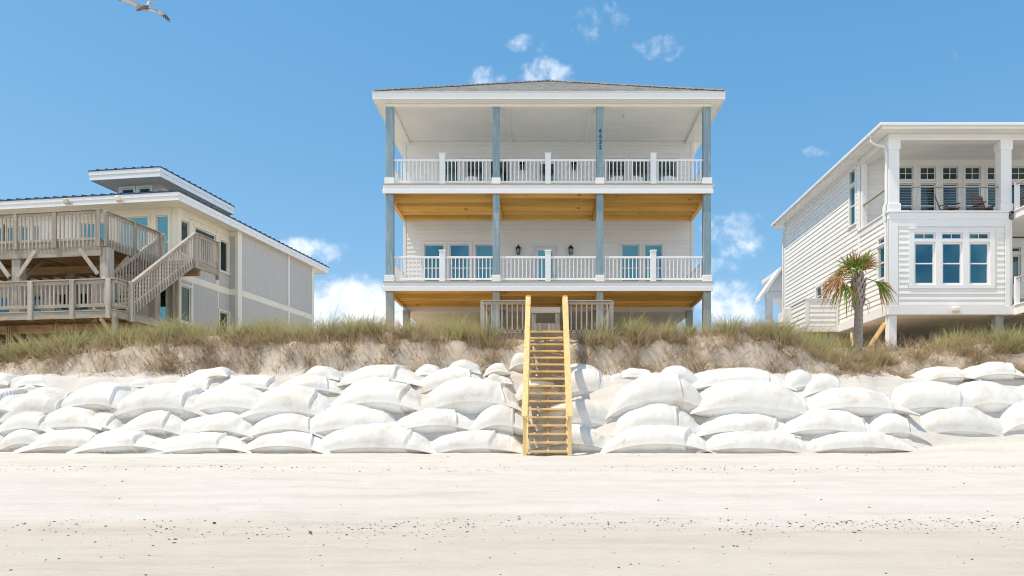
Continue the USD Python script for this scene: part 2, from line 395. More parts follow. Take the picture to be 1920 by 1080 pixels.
# woven white sandbag cloth with a dusting of sand
lookmat('bag_cloth', {'g': ('geometry', {}), 'oi': ('object_info', {}), 'n': ('noise_texture', {'scale': 1.6, 'detail': 6.0, 'roughness': 0.62}),
                      'nf': ('noise_texture', {'scale': 26.0, 'detail': 4.0, 'roughness': 0.7}), 'wv': ('noise_texture', {'scale': 7.0, 'detail': 3.0}),
                      'r': ('rgb_ramp', {'ramp': [(0.27, (0.56, 0.50, 0.42)), (0.41, (0.675, 0.645, 0.59)), (0.54, (0.725, 0.71, 0.675))]}),
                      'mr': ('map_range', {'to_min': 0.94, 'to_max': 1.03}), 'cc': ('combine_color', {}), 'mx': ('mix_color', {'blend_type': 'multiply', 'fac': 1.0, 'use_clamp': False}),
                      'b0': ('bump', {'strength': 0.55, 'distance': 0.022}), 'b': ('bump', {'strength': 0.35, 'distance': 0.004}), 'p': ('principled_bsdf', {'roughness': 0.6, 'specular_ior_level': 0.3, 'sheen_weight': 0.1})},
        [('g.position', 'n.vector'), ('g.position', 'nf.vector'), ('g.position', 'wv.vector'), ('n.fac', 'r.fac'), ('oi.random', 'mr.value'), ('mr.result', 'cc.r'), ('mr.result', 'cc.g'), ('mr.result', 'cc.b'),
         ('r.color', 'mx.a'), ('cc.color', 'mx.b'), ('mx.result', 'p.base_color'), ('wv.fac', 'b0.height'), ('b0.normal', 'b.normal'), ('nf.fac', 'b.height'), ('b.normal', 'p.normal')])


def blademat(name, ramp, trans=0.35):
    lookmat(name, {'g': ('geometry', {}), 'r': ('rgb_ramp', {'ramp': ramp}), 'd': ('principled_bsdf', {'roughness': 0.6, 'specular_ior_level': 0.3}), 't': ('translucent_bsdf', {}), 'm': ('mix_closure', {'fac': trans})},
            [('g.random_per_island', 'r.fac'), ('r.color', 'd.base_color'), ('r.color', 't.color'), ('d.BSDF', 'm.closure1'), ('t.BSDF', 'm.closure2')], surface='m.closure')


blademat('green_blades', [(0.0, (0.46, 0.45, 0.22)), (0.25, (0.66, 0.61, 0.35)), (0.5, (0.80, 0.72, 0.48)), (0.75, (0.84, 0.74, 0.52)), (1.0, (0.88, 0.78, 0.58))], 0.5)
blademat('straw_blades', [(0.0, (0.56, 0.44, 0.28)), (0.2, (0.78, 0.63, 0.44)), (0.6, (0.90, 0.77, 0.57)), (0.85, (0.92, 0.80, 0.62)), (1.0, (0.80, 0.73, 0.46))], 0.5)
blademat('palm_green', [(0.0, (0.20, 0.30, 0.05)), (0.5, (0.34, 0.44, 0.10)), (0.8, (0.48, 0.48, 0.16)), (1.0, (0.64, 0.48, 0.24))], 0.3)
blademat('palm_brown', [(0.0, (0.50, 0.31, 0.16)), (0.4, (0.68, 0.47, 0.28)), (0.75, (0.78, 0.60, 0.40)), (1.0, (0.46, 0.42, 0.14))], 0.3)
blademat('shrub_green', [(0.0, (0.08, 0.13, 0.03)), (0.6, (0.19, 0.24, 0.06)), (1.0, (0.38, 0.36, 0.10))], 0.3)
blademat('pebble_mix', [(0.0, (0.10, 0.095, 0.09)), (0.25, (0.22, 0.20, 0.18)), (0.5, (0.36, 0.32, 0.28)), (0.8, (0.55, 0.48, 0.40)), (0.93, (0.75, 0.70, 0.64)), (1.0, (0.52, 0.26, 0.14))], 0.0)
paint('trunk_bark', (0.34, 0.29, 0.25), 0.9, 0.25, 5.0, 0.02, 14, (1, 1, 3.5))
paint('boot_bark', (0.36, 0.31, 0.26), 0.9, 0.3, 6.0, 0.01, 20)
lookmat('shingle', {'g': ('geometry', {}), 'mp': ('mapping', {'scale': (2.2, 5.0, 5.0)}), 'v': ('voronoi_texture', {'scale': 2.0}), 'w': ('wave_texture', {'bands_direction': 'y', 'profile': 'saw', 'scale': 2.6, 'distortion': 0.3}),
                    'r': ('rgb_ramp', {'ramp': [(0.0, (0.30, 0.285, 0.265)), (0.5, (0.42, 0.40, 0.37)), (1.0, (0.53, 0.505, 0.47))]}), 'b': ('bump', {'strength': 1.0, 'distance': 0.03}), 'p': ('principled_bsdf', {'roughness': 0.95, 'specular_ior_level': 0.1}),
                    'sc': ('rgb_to_bw', {})},
        [('g.position', 'mp.vector'), ('mp.vector', 'v.vector'), ('g.position', 'w.vector'), ('v.color', 'sc.color'), ('sc.val', 'r.fac'), ('r.color', 'p.base_color'), ('w.fac', 'b.height'), ('b.normal', 'p.normal')])
lookmat('sea_water', {'g': ('geometry', {}), 'n': ('noise_texture', {'scale': 0.35, 'detail': 6.0}), 'b': ('bump', {'strength': 0.8, 'distance': 0.5}), 'p': ('principled_bsdf', {'base_color': (0.10, 0.24, 0.25), 'roughness': 0.12})},
        [('g.position', 'n.vector'), ('n.fac', 'b.height'), ('b.normal', 'p.normal')])

# ------------------------------------------------------------------ the ground: beach, dune face, plateau
CREST_PX = np.array([-400, -60, 60, 130, 300, 420, 560, 700, 850, 960, 1090, 1250, 1400, 1480, 1530, 1580, 1640, 1700, 1800, 1880, 1960, 2300], float)
CREST_PY = np.array([672, 668, 664, 654, 636, 632, 630, 627, 625, 630, 626, 624, 624, 634, 662, 684, 672, 658, 650, 642, 640, 640], float)


def crest_z(x):
    px = PX + F * x / 22.6
    y = np.interp(px, CREST_PX, CREST_PY)
    return CZ + (PY - y) / F * 22.6


def band_off(x):            # the bag wall steps back on the right
    return 0.5 / (1 + np.exp(-(x - 10.0) * 2.5))


def beach_z(y):
    y = np.asarray(y, float)
    return np.where(y < 6, 0.108 + (y - 6) * 0.028, np.where(y < 15.6, 0.088 * y - 0.42, 0.9528 + (y - 15.6) * 0.083))


def ground_z(x, y):
    x = np.asarray(x, float); y = np.asarray(y, float)
    o = band_off(x)
    cz = crest_z(x)
    lump = (meshkit.fbm(np.stack([x * 0.55, y * 0.55, np.zeros_like(x)], -1), 4, 3) - 0.5)
    fine = (meshkit.fbm(np.stack([x * 2.3, y * 2.3, np.ones_like(x)], -1), 4, 9) - 0.5)
    # scarp position wanders
    w = 0.55 * (meshkit.fbm(np.stack([x * 0.45, np.zeros_like(x), np.zeros_like(x)], -1), 3, 21) - 0.5)
    foot = 19.25 + o * 1.0
    bk = 0.38 * np.exp(-((x - 0.15) / 1.25) ** 4)          # scooped out behind the stairs
    yk = [foot - 0.30 + bk, foot - 0.16 + bk, foot + 1.40 + bk, foot + 2.1 + w, foot + 2.9 + w, foot + 3.45 + w, foot + 6.5]
    lift = 0.18 / (1 + np.exp(-(x - 9.7) * 3.0))
    zf = beach_z(foot) + lift
    z33 = np.minimum(3.28, cz - 0.35)
    zk = [zf, zf + 0.22, z33, np.minimum(3.42, cz - 0.25), cz - 0.30, cz, 4.72 - 0.75 / (1 + np.exp((x + 11.3) * 2.0))]
    z = beach_z(y) + lift * np.clip((y - 16.2) / 2.6, 0, 1) ** 1.5
    for k in range(len(yk) - 1):
        t = np.clip((y - yk[k]) / (yk[k + 1] - yk[k]), 0, 1)
        if k >= 3:
            t = t * t * (3 - 2 * t)
        z = np.where(y >= yk[k], zk[k] + (zk[k + 1] - zk[k]) * t, z)
    amp = np.clip((y - foot - 0.6) / 1.2, 0, 1)
    face = amp * np.clip((foot + 5.0 - y) / 2.0, 0, 1)
    z = z + lump * 0.16 * amp + fine * (0.045 + 0.30 * face)
    # low ridges of tracks and the storm line on the beach
    ridge = 0.03 * np.exp(-((y - 15.7 - 0.10 * np.sin(x * 0.4)) / 0.16) ** 2) + 0.016 * np.sin(y * 2.1 + 0.6 * np.sin(x * 0.23)) * (y < 18.5) * (y > 10)
    tr = 0.0
    for c, k in ((16.55, 0.0), (14.9, 0.0), (13.6, 1.0), (12.35, 1.0)):
        yc = c + 0.22 * np.sin(x * 0.17 + k) + 0.05 * np.sin(x * 0.9)
        g = np.exp(-((y - yc) / 0.11) ** 4)
        tr = tr - g * (0.014 + 0.009 * np.sin(x * 19.0 + (y - yc) * 22)) + 0.009 * np.exp(-((np.abs(y - yc) - 0.19) / 0.06) ** 2)
    z = z + tr * (meshkit.noise(np.stack([x * 0.35, y * 0.6, np.zeros_like(x)], -1), 5) * 1.3)
    z = z + 0.022 * (meshkit.fbm(np.stack([x * 1.6, y * 2.6, np.full_like(x, 4.0)], -1), 4, 77) - 0.5) * (y < 19.5) * (y > 5)
    z = z + ridge * (y < 19)
    return z


def sheet(xs, ys):
    gx, gy = np.meshgrid(xs, ys)
    z = ground_z(gx, gy)
    v = np.stack([gx, gy, z], -1).reshape(-1, 3)
    nx, ny = len(xs), len(ys)
    i = (np.arange(ny - 1)[:, None] * nx + np.arange(nx - 1)[None]).ravel()
    f = np.stack([i, i + 1, i + nx + 1, i + nx], 1)
    return v, f


xs = np.concatenate([[-900, -300, -120, -60, -40], np.arange(-30, -17, 0.2), np.arange(-17, 19, 0.10), np.arange(19, 30.01, 0.2), [40, 60, 120, 300, 900]])
ys = np.concatenate([[-95, -80, -60, -40, -25, -12, -5, 0, 2, 4], np.arange(5, 11.5, 0.10), np.arange(11.5, 18.8, 0.06), np.arange(18.8, 25.5, 0.075), [26, 27, 28, 30, 33, 37, 45, 60, 100, 200, 500, 1200]])
gv, gf = sheet(xs, ys)
gpath = obj('beach_sand', (gv, gf), 'sand', kind='structure', smooth=True)
damp = np.clip((10.6 + 0.35 * (meshkit.fbm(np.stack([gv[:, 0] * 0.4, gv[:, 1] * 0.0, gv[:, 0] * 0], -1), 4, 5) - 0.5) * 4 - gv[:, 1]) / 0.9, 0, 1)
UsdGeom.PrimvarsAPI(stage.GetPrimAtPath(gpath)).CreatePrimvar('damp', Sdf.ValueTypeNames.FloatArray, 'vertex').Set(Vt.FloatArray.FromNumpy(damp.astype(np.float32)))
dune_f = np.clip((gv[:, 1] - 19.25 - band_off(gv[:, 0]) - 1.7) / 0.8, 0, 1)
UsdGeom.PrimvarsAPI(stage.GetPrimAtPath(gpath)).CreatePrimvar('dune', Sdf.ValueTypeNames.FloatArray, 'vertex').Set(Vt.FloatArray.FromNumpy(dune_f.astype(np.float32)))
sv = np.array([(-4000, -4000, -1.6), (4000, -4000, -1.6), (4000, -30, -1.6), (-4000, -30, -1.6)], float)
obj('sea', (sv, np.array([(0, 1, 2, 3)])), 'sea_water', kind='structure')

# ------------------------------------------------------------------ building kit
def wall_cells(fr, a0, a1, z0, z1, openings, t, mb, out=0.0):
    """a wall of thickness t behind the plane, with holes"""
    zs_ = sorted({z0, z1} | {min(max(z, z0), z1) for o in openings for z in (o[2], o[3])})
    for k in range(len(zs_) - 1):
        lo, hi = zs_[k], zs_[k + 1]
        if hi - lo < 1e-6:
            continue
        cuts = sorted((max(o[0], a0), min(o[1], a1)) for o in openings if o[2] < (lo + hi) / 2 < o[3] and o[1] > a0 and o[0] < a1)
        x = a0
        for c0, c1 in cuts + [(a1, a1)]:
            if c0 - x > 1e-6:
                mb.box(x, c0, out - t, out, lo, hi)
            x = max(x, c1)


def siding(parent, fr, a0, a1, z0, z1, openings, mat, expo=0.18, name='siding_board', th=0.026, zfun=None):
    """lap boards, each a part; cut round the openings. zfun(a) gives a sloping top"""
    z = z0; k = 0
    while z < z1 - 0.02:
        zt = min(z + expo, z1)
        cuts = sorted((max(o[0], a0), min(o[1], a1)) for o in openings if o[2] < zt - 0.03 and o[3] > z + 0.03 and o[1] > a0 and o[0] < a1)
        x = a0
        for c0, c1 in cuts + [(a1, a1)]:
            if c0 - x > 0.03:
                jz = (rng.random() - 0.5) * 0.006; jt = (rng.random() - 0.5) * 0.006
                m = FMB(fr)
                m.prism([(0.0, z + jz), (th + jt, z + jz), (th + jt, z + 0.02 + jz), (0.007, zt + 0.012), (0.0, zt + 0.012)], 0, x + 0.002, c0 - 0.002)
                m.build(name, mat, parent)
            x = max(x, c1)
        z = zt; k += 1


def window(parent, fr, a0, a1, z0, z1, glass='glass', trim=0.10, frame='white_paint', hung=True, cols=1, rows=1, blind=None, blind_drop=1.0, proud=0.045, name='window', sash=0.045, label=None, sill=True):
    """casing proud of the wall, sash set back in the hole, panes and a blind behind"""
    m = FMB(fr)
    if trim:
        m.box(a0 - trim, a0, -0.02, proud, z0 - trim * 0.9, z1 + trim, 0.006); m.box(a1, a1 + trim, -0.02, proud, z0 - trim * 0.9, z1 + trim, 0.006)
        m.box(a0, a1, -0.02, proud - 0.003, z1, z1 + trim, 0.006); m.box(a0, a1, -0.02, proud - 0.003, z0 - trim * 0.9, z0, 0.006)
        if sill:
            m.box(a0 - trim - 0.02, a1 + trim + 0.02, proud, proud + 0.04, z0 - trim * 0.9, z0 - trim * 0.9 + 0.035, 0.006)
    s = sash
    m.box(a0, a0 + s, -0.06, -0.015, z0, z1); m.box(a1 - s, a1, -0.06, -0.015, z0, z1)
    m.box(a0 + s, a1 - s, -0.062, -0.013, z0, z0 + s); m.box(a0 + s, a1 - s, -0.062, -0.013, z1 - s, z1)
    zm = (z0 + z1) / 2
    if hung:
        m.box(a0 + s, a1 - s, -0.058, -0.012, zm - 0.022, zm + 0.022)
    for c in range(1, cols):
        xm = a0 + (a1 - a0) * c / cols
        m.box(xm - 0.011, xm + 0.011, -0.052, -0.018, z0 + s, z1 - s)
    for r in range(1, rows):
        zz = z0 + (z1 - z0) * r / rows
        m.box(a0 + s, a1 - s, -0.050, -0.020, zz - 0.011, zz + 0.011)
    w = m.build(name, frame, parent, label=label)
    for lo, hi in (((z0, zm), (zm, z1)) if hung else ((z0, z1),)):
        FMB(fr).box(a0 + 0.01, a1 - 0.01, -0.042, -0.036, lo + 0.01, hi - 0.01).build('pane', glass, w)
    if blind:
        b = FMB(fr)
        zb = z1 - (z1 - z0) * blind_drop
        n = max(2, int((z1 - zb) / 0.09))
        for i in range(n):
            zz = zb + (z1 - zb) * i / n
            b.prism([(-0.115, zz), (-0.105, zz), (-0.125, zz + (z1 - zb) / n), (-0.135, zz + (z1 - zb) / n)], 0, a0 + 0.02, a1 - 0.02)
        b.build('blind', blind, w)
    return w


def lantern(parent, fr, a, z):
    m = FMB(fr)
    m.box(a - 0.05, a + 0.05, 0.02, 0.05, z - 0.12, z + 0.06, 0.01)
    m.bar((a, 0.05, z + 0.02), (a, 0.14, z + 0.05), 0.025, 0.025)
    for sx in (-1, 1):
        for sy in (-1, 1):
            m.bar((a + sx * 0.055, 0.15 + sy * 0.055, z - 0.14), (a + sx * 0.075, 0.15 + sy * 0.075, z + 0.08), 0.014, 0.014)
    m.box(a - 0.06, a + 0.06, 0.09, 0.21, z - 0.16, z - 0.14)
    m.lathe([(0.12, z + 0.08), (0.10, z + 0.11), (0.045, z + 0.17), (0.02, z + 0.19), (0.03, z + 0.21), (0.0, z + 0.24)], (a, 0.15, 0), 8)
    p = m.build('porch_lantern', 'lamp_black', parent)
    FMB(fr).box(a - 0.05, a + 0.05, 0.10, 0.20, z - 0.13, z + 0.075).build('lamp_glass', 'glass_dark', p)


def rail_run(parent, p0, p1, zdeck, top=0.95, bottom=0.11, pitch=0.135, mats=('white_paint',) * 3, bal=0.034, rail=(0.055, 0.075), sub=True, cap=None, name='railing', lo=None, ext=0.0):
    """one straight run of railing: rails are the part, balusters its sub-parts"""
    p0, p1 = np.array(p0, float), np.array(p1, float)
    L = np.linalg.norm(p1 - p0); d = (p1 - p0) / L
    z = np.array([0, 0, 1.0]); P = lambda t, h: np.array([*(p0 + d * t)[:2], zdeck + h])
    m = MB()
    m.bar(P(0, top - rail[1] / 2), P(L, top - rail[1] / 2), rail[0], rail[1], 0.006)
    r = m.build(name, mats[0], parent)
    if bottom is not None:
        MB().bar(P(0, bottom), P(L, bottom), rail[0], rail[1] * 0.9, 0.006).build('bottom_rail', mats[0], r)
    if cap:
        MB().bar(P(-ext, top + cap[1] / 2 + 0.001), P(L + ext, top + cap[1] / 2 + 0.001), cap[0], cap[1], 0.006).build('rail_cap', mats[0], r)
    n = int(L / pitch); off = (L - (n - 1) * pitch) / 2 if n > 1 else L / 2
    zl = bottom + 0.02 if lo is None else lo
    for i in range(n):
        t = off + i * pitch
        a, b = P(t, zl), P(t, top - rail[1] + 0.01)
        q = MB().bar(a, b, bal, bal, 0, up=(d[1], -d[0], 0) if abs(d[2]) < 1 else (1, 0, 0))
        q.build('baluster', mats[1], r)
    return r


# ------------------------------------------------------------------ the white beach house in the middle
YF, YW = 26.7, 30.0
HX0, HX1 = -5.63, 5.99
Z1, Z2, ZC = 7.13, 10.60, 13.50
house = thing('beach_house', 'white two-storey beach house with double porch on blue-grey posts behind wooden stairs', 'house', (0.18, YF, 4.7))
FW = framer((0, YW, 0), (1, 0, 0), (0, -1, 0))
xw = lambda px: X_(px, YW)
zw = lambda py: Z_(py, YW)
low_win = [(xw(795), xw(833)), (xw(843), xw(881)), (xw(891), xw(929))]
low_win_r = [(xw(1165), xw(1199)), (xw(1208), xw(1242))]
up_win = [(xw(823), xw(859)), (xw(871), xw(908)), (xw(918), xw(956))]
up_win_r = [(xw(1137), xw(1174)), (xw(1185), xw(1220)), (xw(1232), xw(1269))]
zl0, zl1 = Z1 + 0.32, zw(458)
zu0, zu1 = Z2 + 0.30, zw(298)
ops = [(a, b, zl0, zl1) for a, b in low_win + low_win_r] + [(a, b, zu0, zu1) for a, b in up_win + up_win_r]
doors = [(xw(1002), xw(1043), Z1 + 0.02, zw(463)), (xw(1006), xw(1047), Z2 + 0.02, zw(300))]
ops += doors
m = FMB(FW)
wall_cells(FW, HX0, HX1, 6.70, ZC + 0.1, ops, 0.16, m)
w_ = m.mesh()
mm = MB(); mm.add(*w_)
YB = 41.5
for x0, x1 in ((HX0, HX0 + 0.16), (HX1 - 0.16, HX1)):
    mm.box(x0, x1, YW + 0.16, YB, 6.70, ZC + 0.1)
mm.box(HX0, HX1, YB, YB + 0.16, 6.70, ZC + 0.1)
wallp = mm.build('wall', 'white_siding', house)
siding(wallp, FW, HX0 + 0.12, HX1 - 0.12, 6.72, ZC - 0.16, [(o[0] - 0.1, o[1] + 0.1, o[2] - 0.09, o[3] + 0.1) for o in ops], 'white_siding', 0.175)
for (x, n_) in ((HX0, (-1, 0, 0)), (HX1, (1, 0, 0))):
    fr_ = framer((x, YW, 0), (0, 1, 0), n_)
    siding(wallp, fr_, 0.1, 11.4, 6.72, ZC - 0.05, [], 'white_siding', 0.175)
m = MB()
for x in (HX0 - 0.028, HX1 - 0.092):
    m.box(x, x + 0.12, YW - 0.032, YW + 0.10, 6.68, ZC - 0.01, 0.006)
m.box(HX0 + 0.093, HX1 - 0.093, YW - 0.034, YW - 0.001, ZC - 0.17, ZC - 0.005, 0.006)
m.build('corner_trim', 'white_paint', house)
obj('floor', MB().box(HX0 + 0.17, HX1 - 0.17, YW + 0.17, YB - 0.01, Z2 - 0.25, Z2 - 0.02).box(HX0 + 0.17, HX1 - 0.17, YW + 0.17, YB - 0.01, Z1 - 0.3, Z1 - 0.02).mesh(), 'interior', house)
for i, (a, b) in enumerate(low_win):
    window(house, FW, a, b, zl0, zl1, 'glass', 0.09, blind='blind_white', blind_drop=0.28)
for i, (a, b) in enumerate(low_win_r):
    window(house, FW, a, b, zl0, zl1, 'glass', 0.09, blind='blind_white', blind_drop=1.0, label='window with its pale blind drawn')
for i, (a, b) in enumerate(up_win + up_win_r):
    window(house, FW, a, b, zu0, zu1, 'glass_dark', 0.08, blind='blind_white', blind_drop=0.5 if i in (0, 5) else 0.12)
for (a, b, z0, z1), g in zip(doors, ('glass_teal', 'glass_dark')):
    m = FMB(FW)
    m.box(a - 0.1, a, -0.02, 0.045, z0, z1 + 0.1, 0.006); m.box(b, b + 0.1, -0.02, 0.045, z0, z1 + 0.1, 0.006); m.box(a, b, -0.02, 0.042, z1, z1 + 0.1, 0.006)
    m.box(a, a + 0.15, -0.07, -0.02, z0, z1); m.box(b - 0.15, b, -0.07, -0.02, z0, z1); m.box(a + 0.15, b - 0.15, -0.07, -0.021, z0, z0 + 0.22); m.box(a + 0.15, b - 0.15, -0.07, -0.021, z1 - 0.15, z1)
    d = m.build('door', 'door_white', house)
    FMB(FW).box(a + 0.14, b - 0.14, -0.05, -0.044, z0 + 0.2, z1 - 0.14).build('door_glass', g, d)
    h = FMB(FW); h.lathe([(0.0, 0), (0.02, 0.0), (0.03, 0.02), (0.02, 0.05), (0.0, 0.055)], (0, 0, 0), 8)
    v, f = h.mesh()
    MB().add(np.array([b - 0.09, YW - 0.0, z0 + 0.95]) + (v - np.array([0, YW, 0]))[:, [0, 2, 1]] * [1, -1, 1], f).build('handle', 'lamp_black', d)
for a, z in ((xw(972), zw(471)), (xw(1070), zw(471)), (xw(979), zw(313)), (xw(1076), zw(313))):
    lantern(house, FW, a, z)

# decks: joists, beams, boards, rims, posts, railings
posts = [-5.51, -1.707, 1.993, 5.817]
for zt, first in ((Z2, True), (Z1, False)):
    zb = zt - 0.32
    m = MB()
    y = YF - 0.18
    bx = np.arange(HX0 - 0.05, HX1 - 0.02, 0.145)
    for x in bx:
        m.box(x, x + 0.139, YF - 0.16, YW - 0.04, zt - 0.038, zt)
    m.build('deck_floor', 'porch_deck_paint', house)
    r = MB().box(-5.72, 6.0, YF - 0.165, YF - 0.125, zt - 0.16, zt - 0.005, 0.004).box(-5.735, 6.015, YF - 0.195, YF - 0.128, zb, zt - 0.163, 0.012).build('deck_rim', 'white_paint', house)
    MB().box(-5.735, 6.015, YF - 0.205, YF - 0.12, zt - 0.001, zt + 0.025, 0.004).build('deck_edge_board', 'greyed_x', r)
    for sx, x in ((-1, -5.72), (1, 5.96)):
        MB().box(x, x + 0.04, YF - 0.12, YW - 0.05, zb + 0.03, zt - 0.005, 0.004).build('side_rim', 'white_paint', house)
    edges = [-5.66] + posts[1:3] + [5.94]
    for b in range(3):
        x0, x1 = edges[b] + (0.10 if b == 0 else 0.09), edges[b + 1] - (0.10 if b == 2 else 0.09)
        for j in range(7):
            yy = YF - 0.04 + j * 0.50
            MB().box(x0, x1, yy, yy + 0.042 + 0.006 * rng.random(), zb + 0.035 + 0.014 * rng.random(), zt - 0.042, 0.004).build('joist', 'pine_x', house)
    for x in (-5.60, posts[1] + 0.02, posts[2] - 0.02, 5.89):
        MB().box(x - 0.05, x + 0.05, YF - 0.11, YW - 0.045, zb + 0.005, zt - 0.041, 0.006).build('deck_beam', 'pine_y', house)
    MB().box(-5.5, 5.8, YW - 0.04, YW - 0.001, zb + 0.03, zt - 0.041).build('ledger', 'pine_x', house)
segs = []
for i, x in enumerate(posts):
    hw = 0.135 if i in (0, 3) else 0.122
    y0, y1 = YF - 0.1, YF - 0.1 + 2 * hw
    for j, (za, zb) in enumerate(((Z2 + 0.028, ZC - 0.10), (Z1 + 0.028, Z2 - 0.322), (4.1, Z1 - 0.322))):
        p = MB().box(x - hw, x + hw, y0, y1, za, zb, 0.012).build('porch_post' if j < 2 else 'pile', 'blue_grey_post' if j < 2 else 'pile_grey', house)
        if j < 2:
            MB().box(x - hw - 0.035, x + hw + 0.035, y0 - 0.035, y1 + 0.035, za - 0.001, za + 0.235, 0.012).build('post_wrap', 'white_paint', p)
    MB().box(x - 0.13, x + 0.13, YW - 0.2, YW + 0.06, 4.1, 6.68, 0.012).build('pile', 'pile_grey', house)
    MB().box(x - 0.13, x + 0.13, YW + 3.6, YW + 3.86, 4.1, 6.68, 0.012).build('pile', 'pile_grey', house)
    MB().box(x - 0.13, x + 0.13, YW + 8, YW + 8.26, 4.1, 6.68, 0.012).build('pile', 'pile_grey', house)
mids = [X_(829.5, YF), X_(1027.5, YF), X_(1224.5, YF)]
for zt in (Z1, Z2):
    for x in mids:
        MB().box(x - 0.1, x + 0.1, YF - 0.10, YF + 0.10, zt + 0.028, zt + 1.12, 0.008).box(x - 0.12, x + 0.12, YF - 0.12, YF + 0.12, zt + 1.12, zt + 1.16, 0.012).build('rail_post', 'white_paint', house)
    stops = [posts[0] + 0.14, mids[0] - 0.1, mids[0] + 0.1, posts[1] - 0.125, posts[1] + 0.125, mids[1] - 0.1, mids[1] + 0.1, posts[2] - 0.125, posts[2] + 0.125, mids[2] - 0.1, mids[2] + 0.1, posts[3] - 0.14]
    for k in range(0, 12, 2):
        rail_run(house, (stops[k], YF, 0), (stops[k + 1], YF, 0), zt + 0.025, 0.93, 0.115, 0.138)
    for x in (posts[0], posts[3]):
        rail_run(house, (x, YF + 0.18, 0), (x, YW - 0.05, 0), zt + 0.025, 0.93, 0.115, 0.138)
# house number down the third post
for k, ch in enumerate('6621'):
    t = meshkit.text_mesh(ch, 0.135, 0.012, bold=True)
    v = np.array(t.vertices); v[:, 0] -= (v[:, 0].min() + v[:, 0].max()) / 2
    zz = Z_(247 + 10.3 * k, YF) - 0.07
    obj('house_number', (np.stack([posts[2] + 0.015 + v[:, 0], np.full(len(v), YF - 0.102) - v[:, 2], zz + v[:, 1]], 1), t.faces), 'number_blue', house, label=f'dark metal numeral {ch} on the porch post')

# roof
EX0, EX1, EY0, EY1 = -6.02, 6.36, YF - 0.5, 42.2
ZE = 13.72
cx = (EX0 + EX1) / 2; RUN = (EX1 - EX0) / 2; RISE = 3.30
ap0 = np.array([cx, EY0 + RUN, ZE + RISE]); ap1 = np.array([cx, EY1 - RUN, ZE + RISE])
rv = np.array([(EX0, EY0, ZE), (EX1, EY0, ZE), (EX1, EY1, ZE), (EX0, EY1, ZE), ap0, ap1])
rf = np.array([(0, 1, 4), (1, 2, 5), (1, 5, 4), (2, 3, 5), (3, 0, 4), (3, 4, 5), (0, 2, 1), (0, 3, 2)])
roof = obj('roof', (rv, rf), 'shingle', house)
NC = 30
for k in range(NC):                                       # courses of shingles on the seaward hip
    t0, t1 = k / NC, (k + 1.25) / NC
    t1 = min(t1, 1.0)
    a, b = rv[0] + (ap0 - rv[0]) * t0, rv[1] + (ap0 - rv[1]) * t0
    c, d = rv[1] + (ap0 - rv[1]) * t1, rv[0] + (ap0 - rv[0]) * t1
    up = np.array([0, -0.47, 0.88])
    lift0, lift1 = up * 0.034, up * 0.006
    ext = np.array([0.03, 0, 0])
    v = np.array([a + up * 0.004 - ext, b + up * 0.004 + ext, a + lift0 - ext, b + lift0 + ext, c + lift1, d + lift1])
    obj('shingle_course', (v, np.array([(0, 1, 3), (0, 3, 2), (2, 3, 4), (2, 4, 5)])), 'shingle', roof)
for e0, n_ in ((rv[0], 34), (rv[1], 34)):
    for k in range(n_):
        p = e0 + (ap0 - e0) * (k + 0.1) / n_; q = e0 + (ap0 - e0) * (k + 1.15) / n_
        MB().bar(p + [0, 0, 0.05 + 0.02 * rng.random()], q + [0, 0, 0.035], 0.22, 0.03).build('ridge_cap', 'shingle', roof)
m = MB()
m.box(EX0, EX1, EY0, EY0 + 0.035, ZC - 0.01, ZE - 0.012, 0.004)
m.box(EX0, EX0 + 0.035, EY0 + 0.036, EY1, ZC - 0.01, ZE - 0.012, 0.004).box(EX1 - 0.035, EX1, EY0 + 0.036, EY1, ZC - 0.01, ZE - 0.012, 0.004)
m.build('fascia', 'white_paint', house)
MB().box(EX0 - 0.02, EX1 + 0.02, EY0 - 0.025, EY0 + 0.02, ZE - 0.010, ZE + 0.012).build('drip_edge', 'gutter_white', house)
yy = EY0 + 0.04
while yy < YW - 0.02:
    MB().box(EX0 + 0.037, EX1 - 0.037, yy, min(yy + 0.155, YW - 0.01), ZC + 0.012 * rng.random() * 0.3, ZC + 0.02, 0.003).build('ceiling_board', 'soffit_paint', house)
    yy += 0.159
for x0, x1 in ((EX0 + 0.037, HX0 - 0.03), (HX1 + 0.03, EX1 - 0.037)):
    MB().box(x0, x1, YW + 0.0, EY1, ZC, ZC + 0.02).build('soffit', 'soffit_paint', house)
m = MB()
m.box(-5.66, 5.96, YF - 0.1, YF + 0.14, ZC - 0.10, ZC - 0.003, 0.006)
m.build('porch_beam', 'soffit_paint', house)
for x in (-5.5, posts[1] + 0.35, posts[2] - 0.30, 5.8):
    w = 0.12 if abs(x) > 5 else 0.07
    MB().box(x - w, x + w, YF + 0.142, YW - 0.036, ZC - (0.12 if abs(x) > 5 else 0.05), ZC - 0.003, 0.006).build('ceiling_beam', 'soffit_paint', house)
MB().box(X_(1168, 27.5), X_(1168, 27.5) + 0.03, 27.5, 27.53, ZC - 0.09, ZC).build('ceiling_hook', 'cable_steel', house)
# underside of the house: wide tan boards
for k in range(19):
    y0 = YW + 0.02 + k * 0.61
    MB().box(HX0, HX1, y0, y0 + 0.60, 6.66, 6.695).build('underside_board', 'tan_board', house)

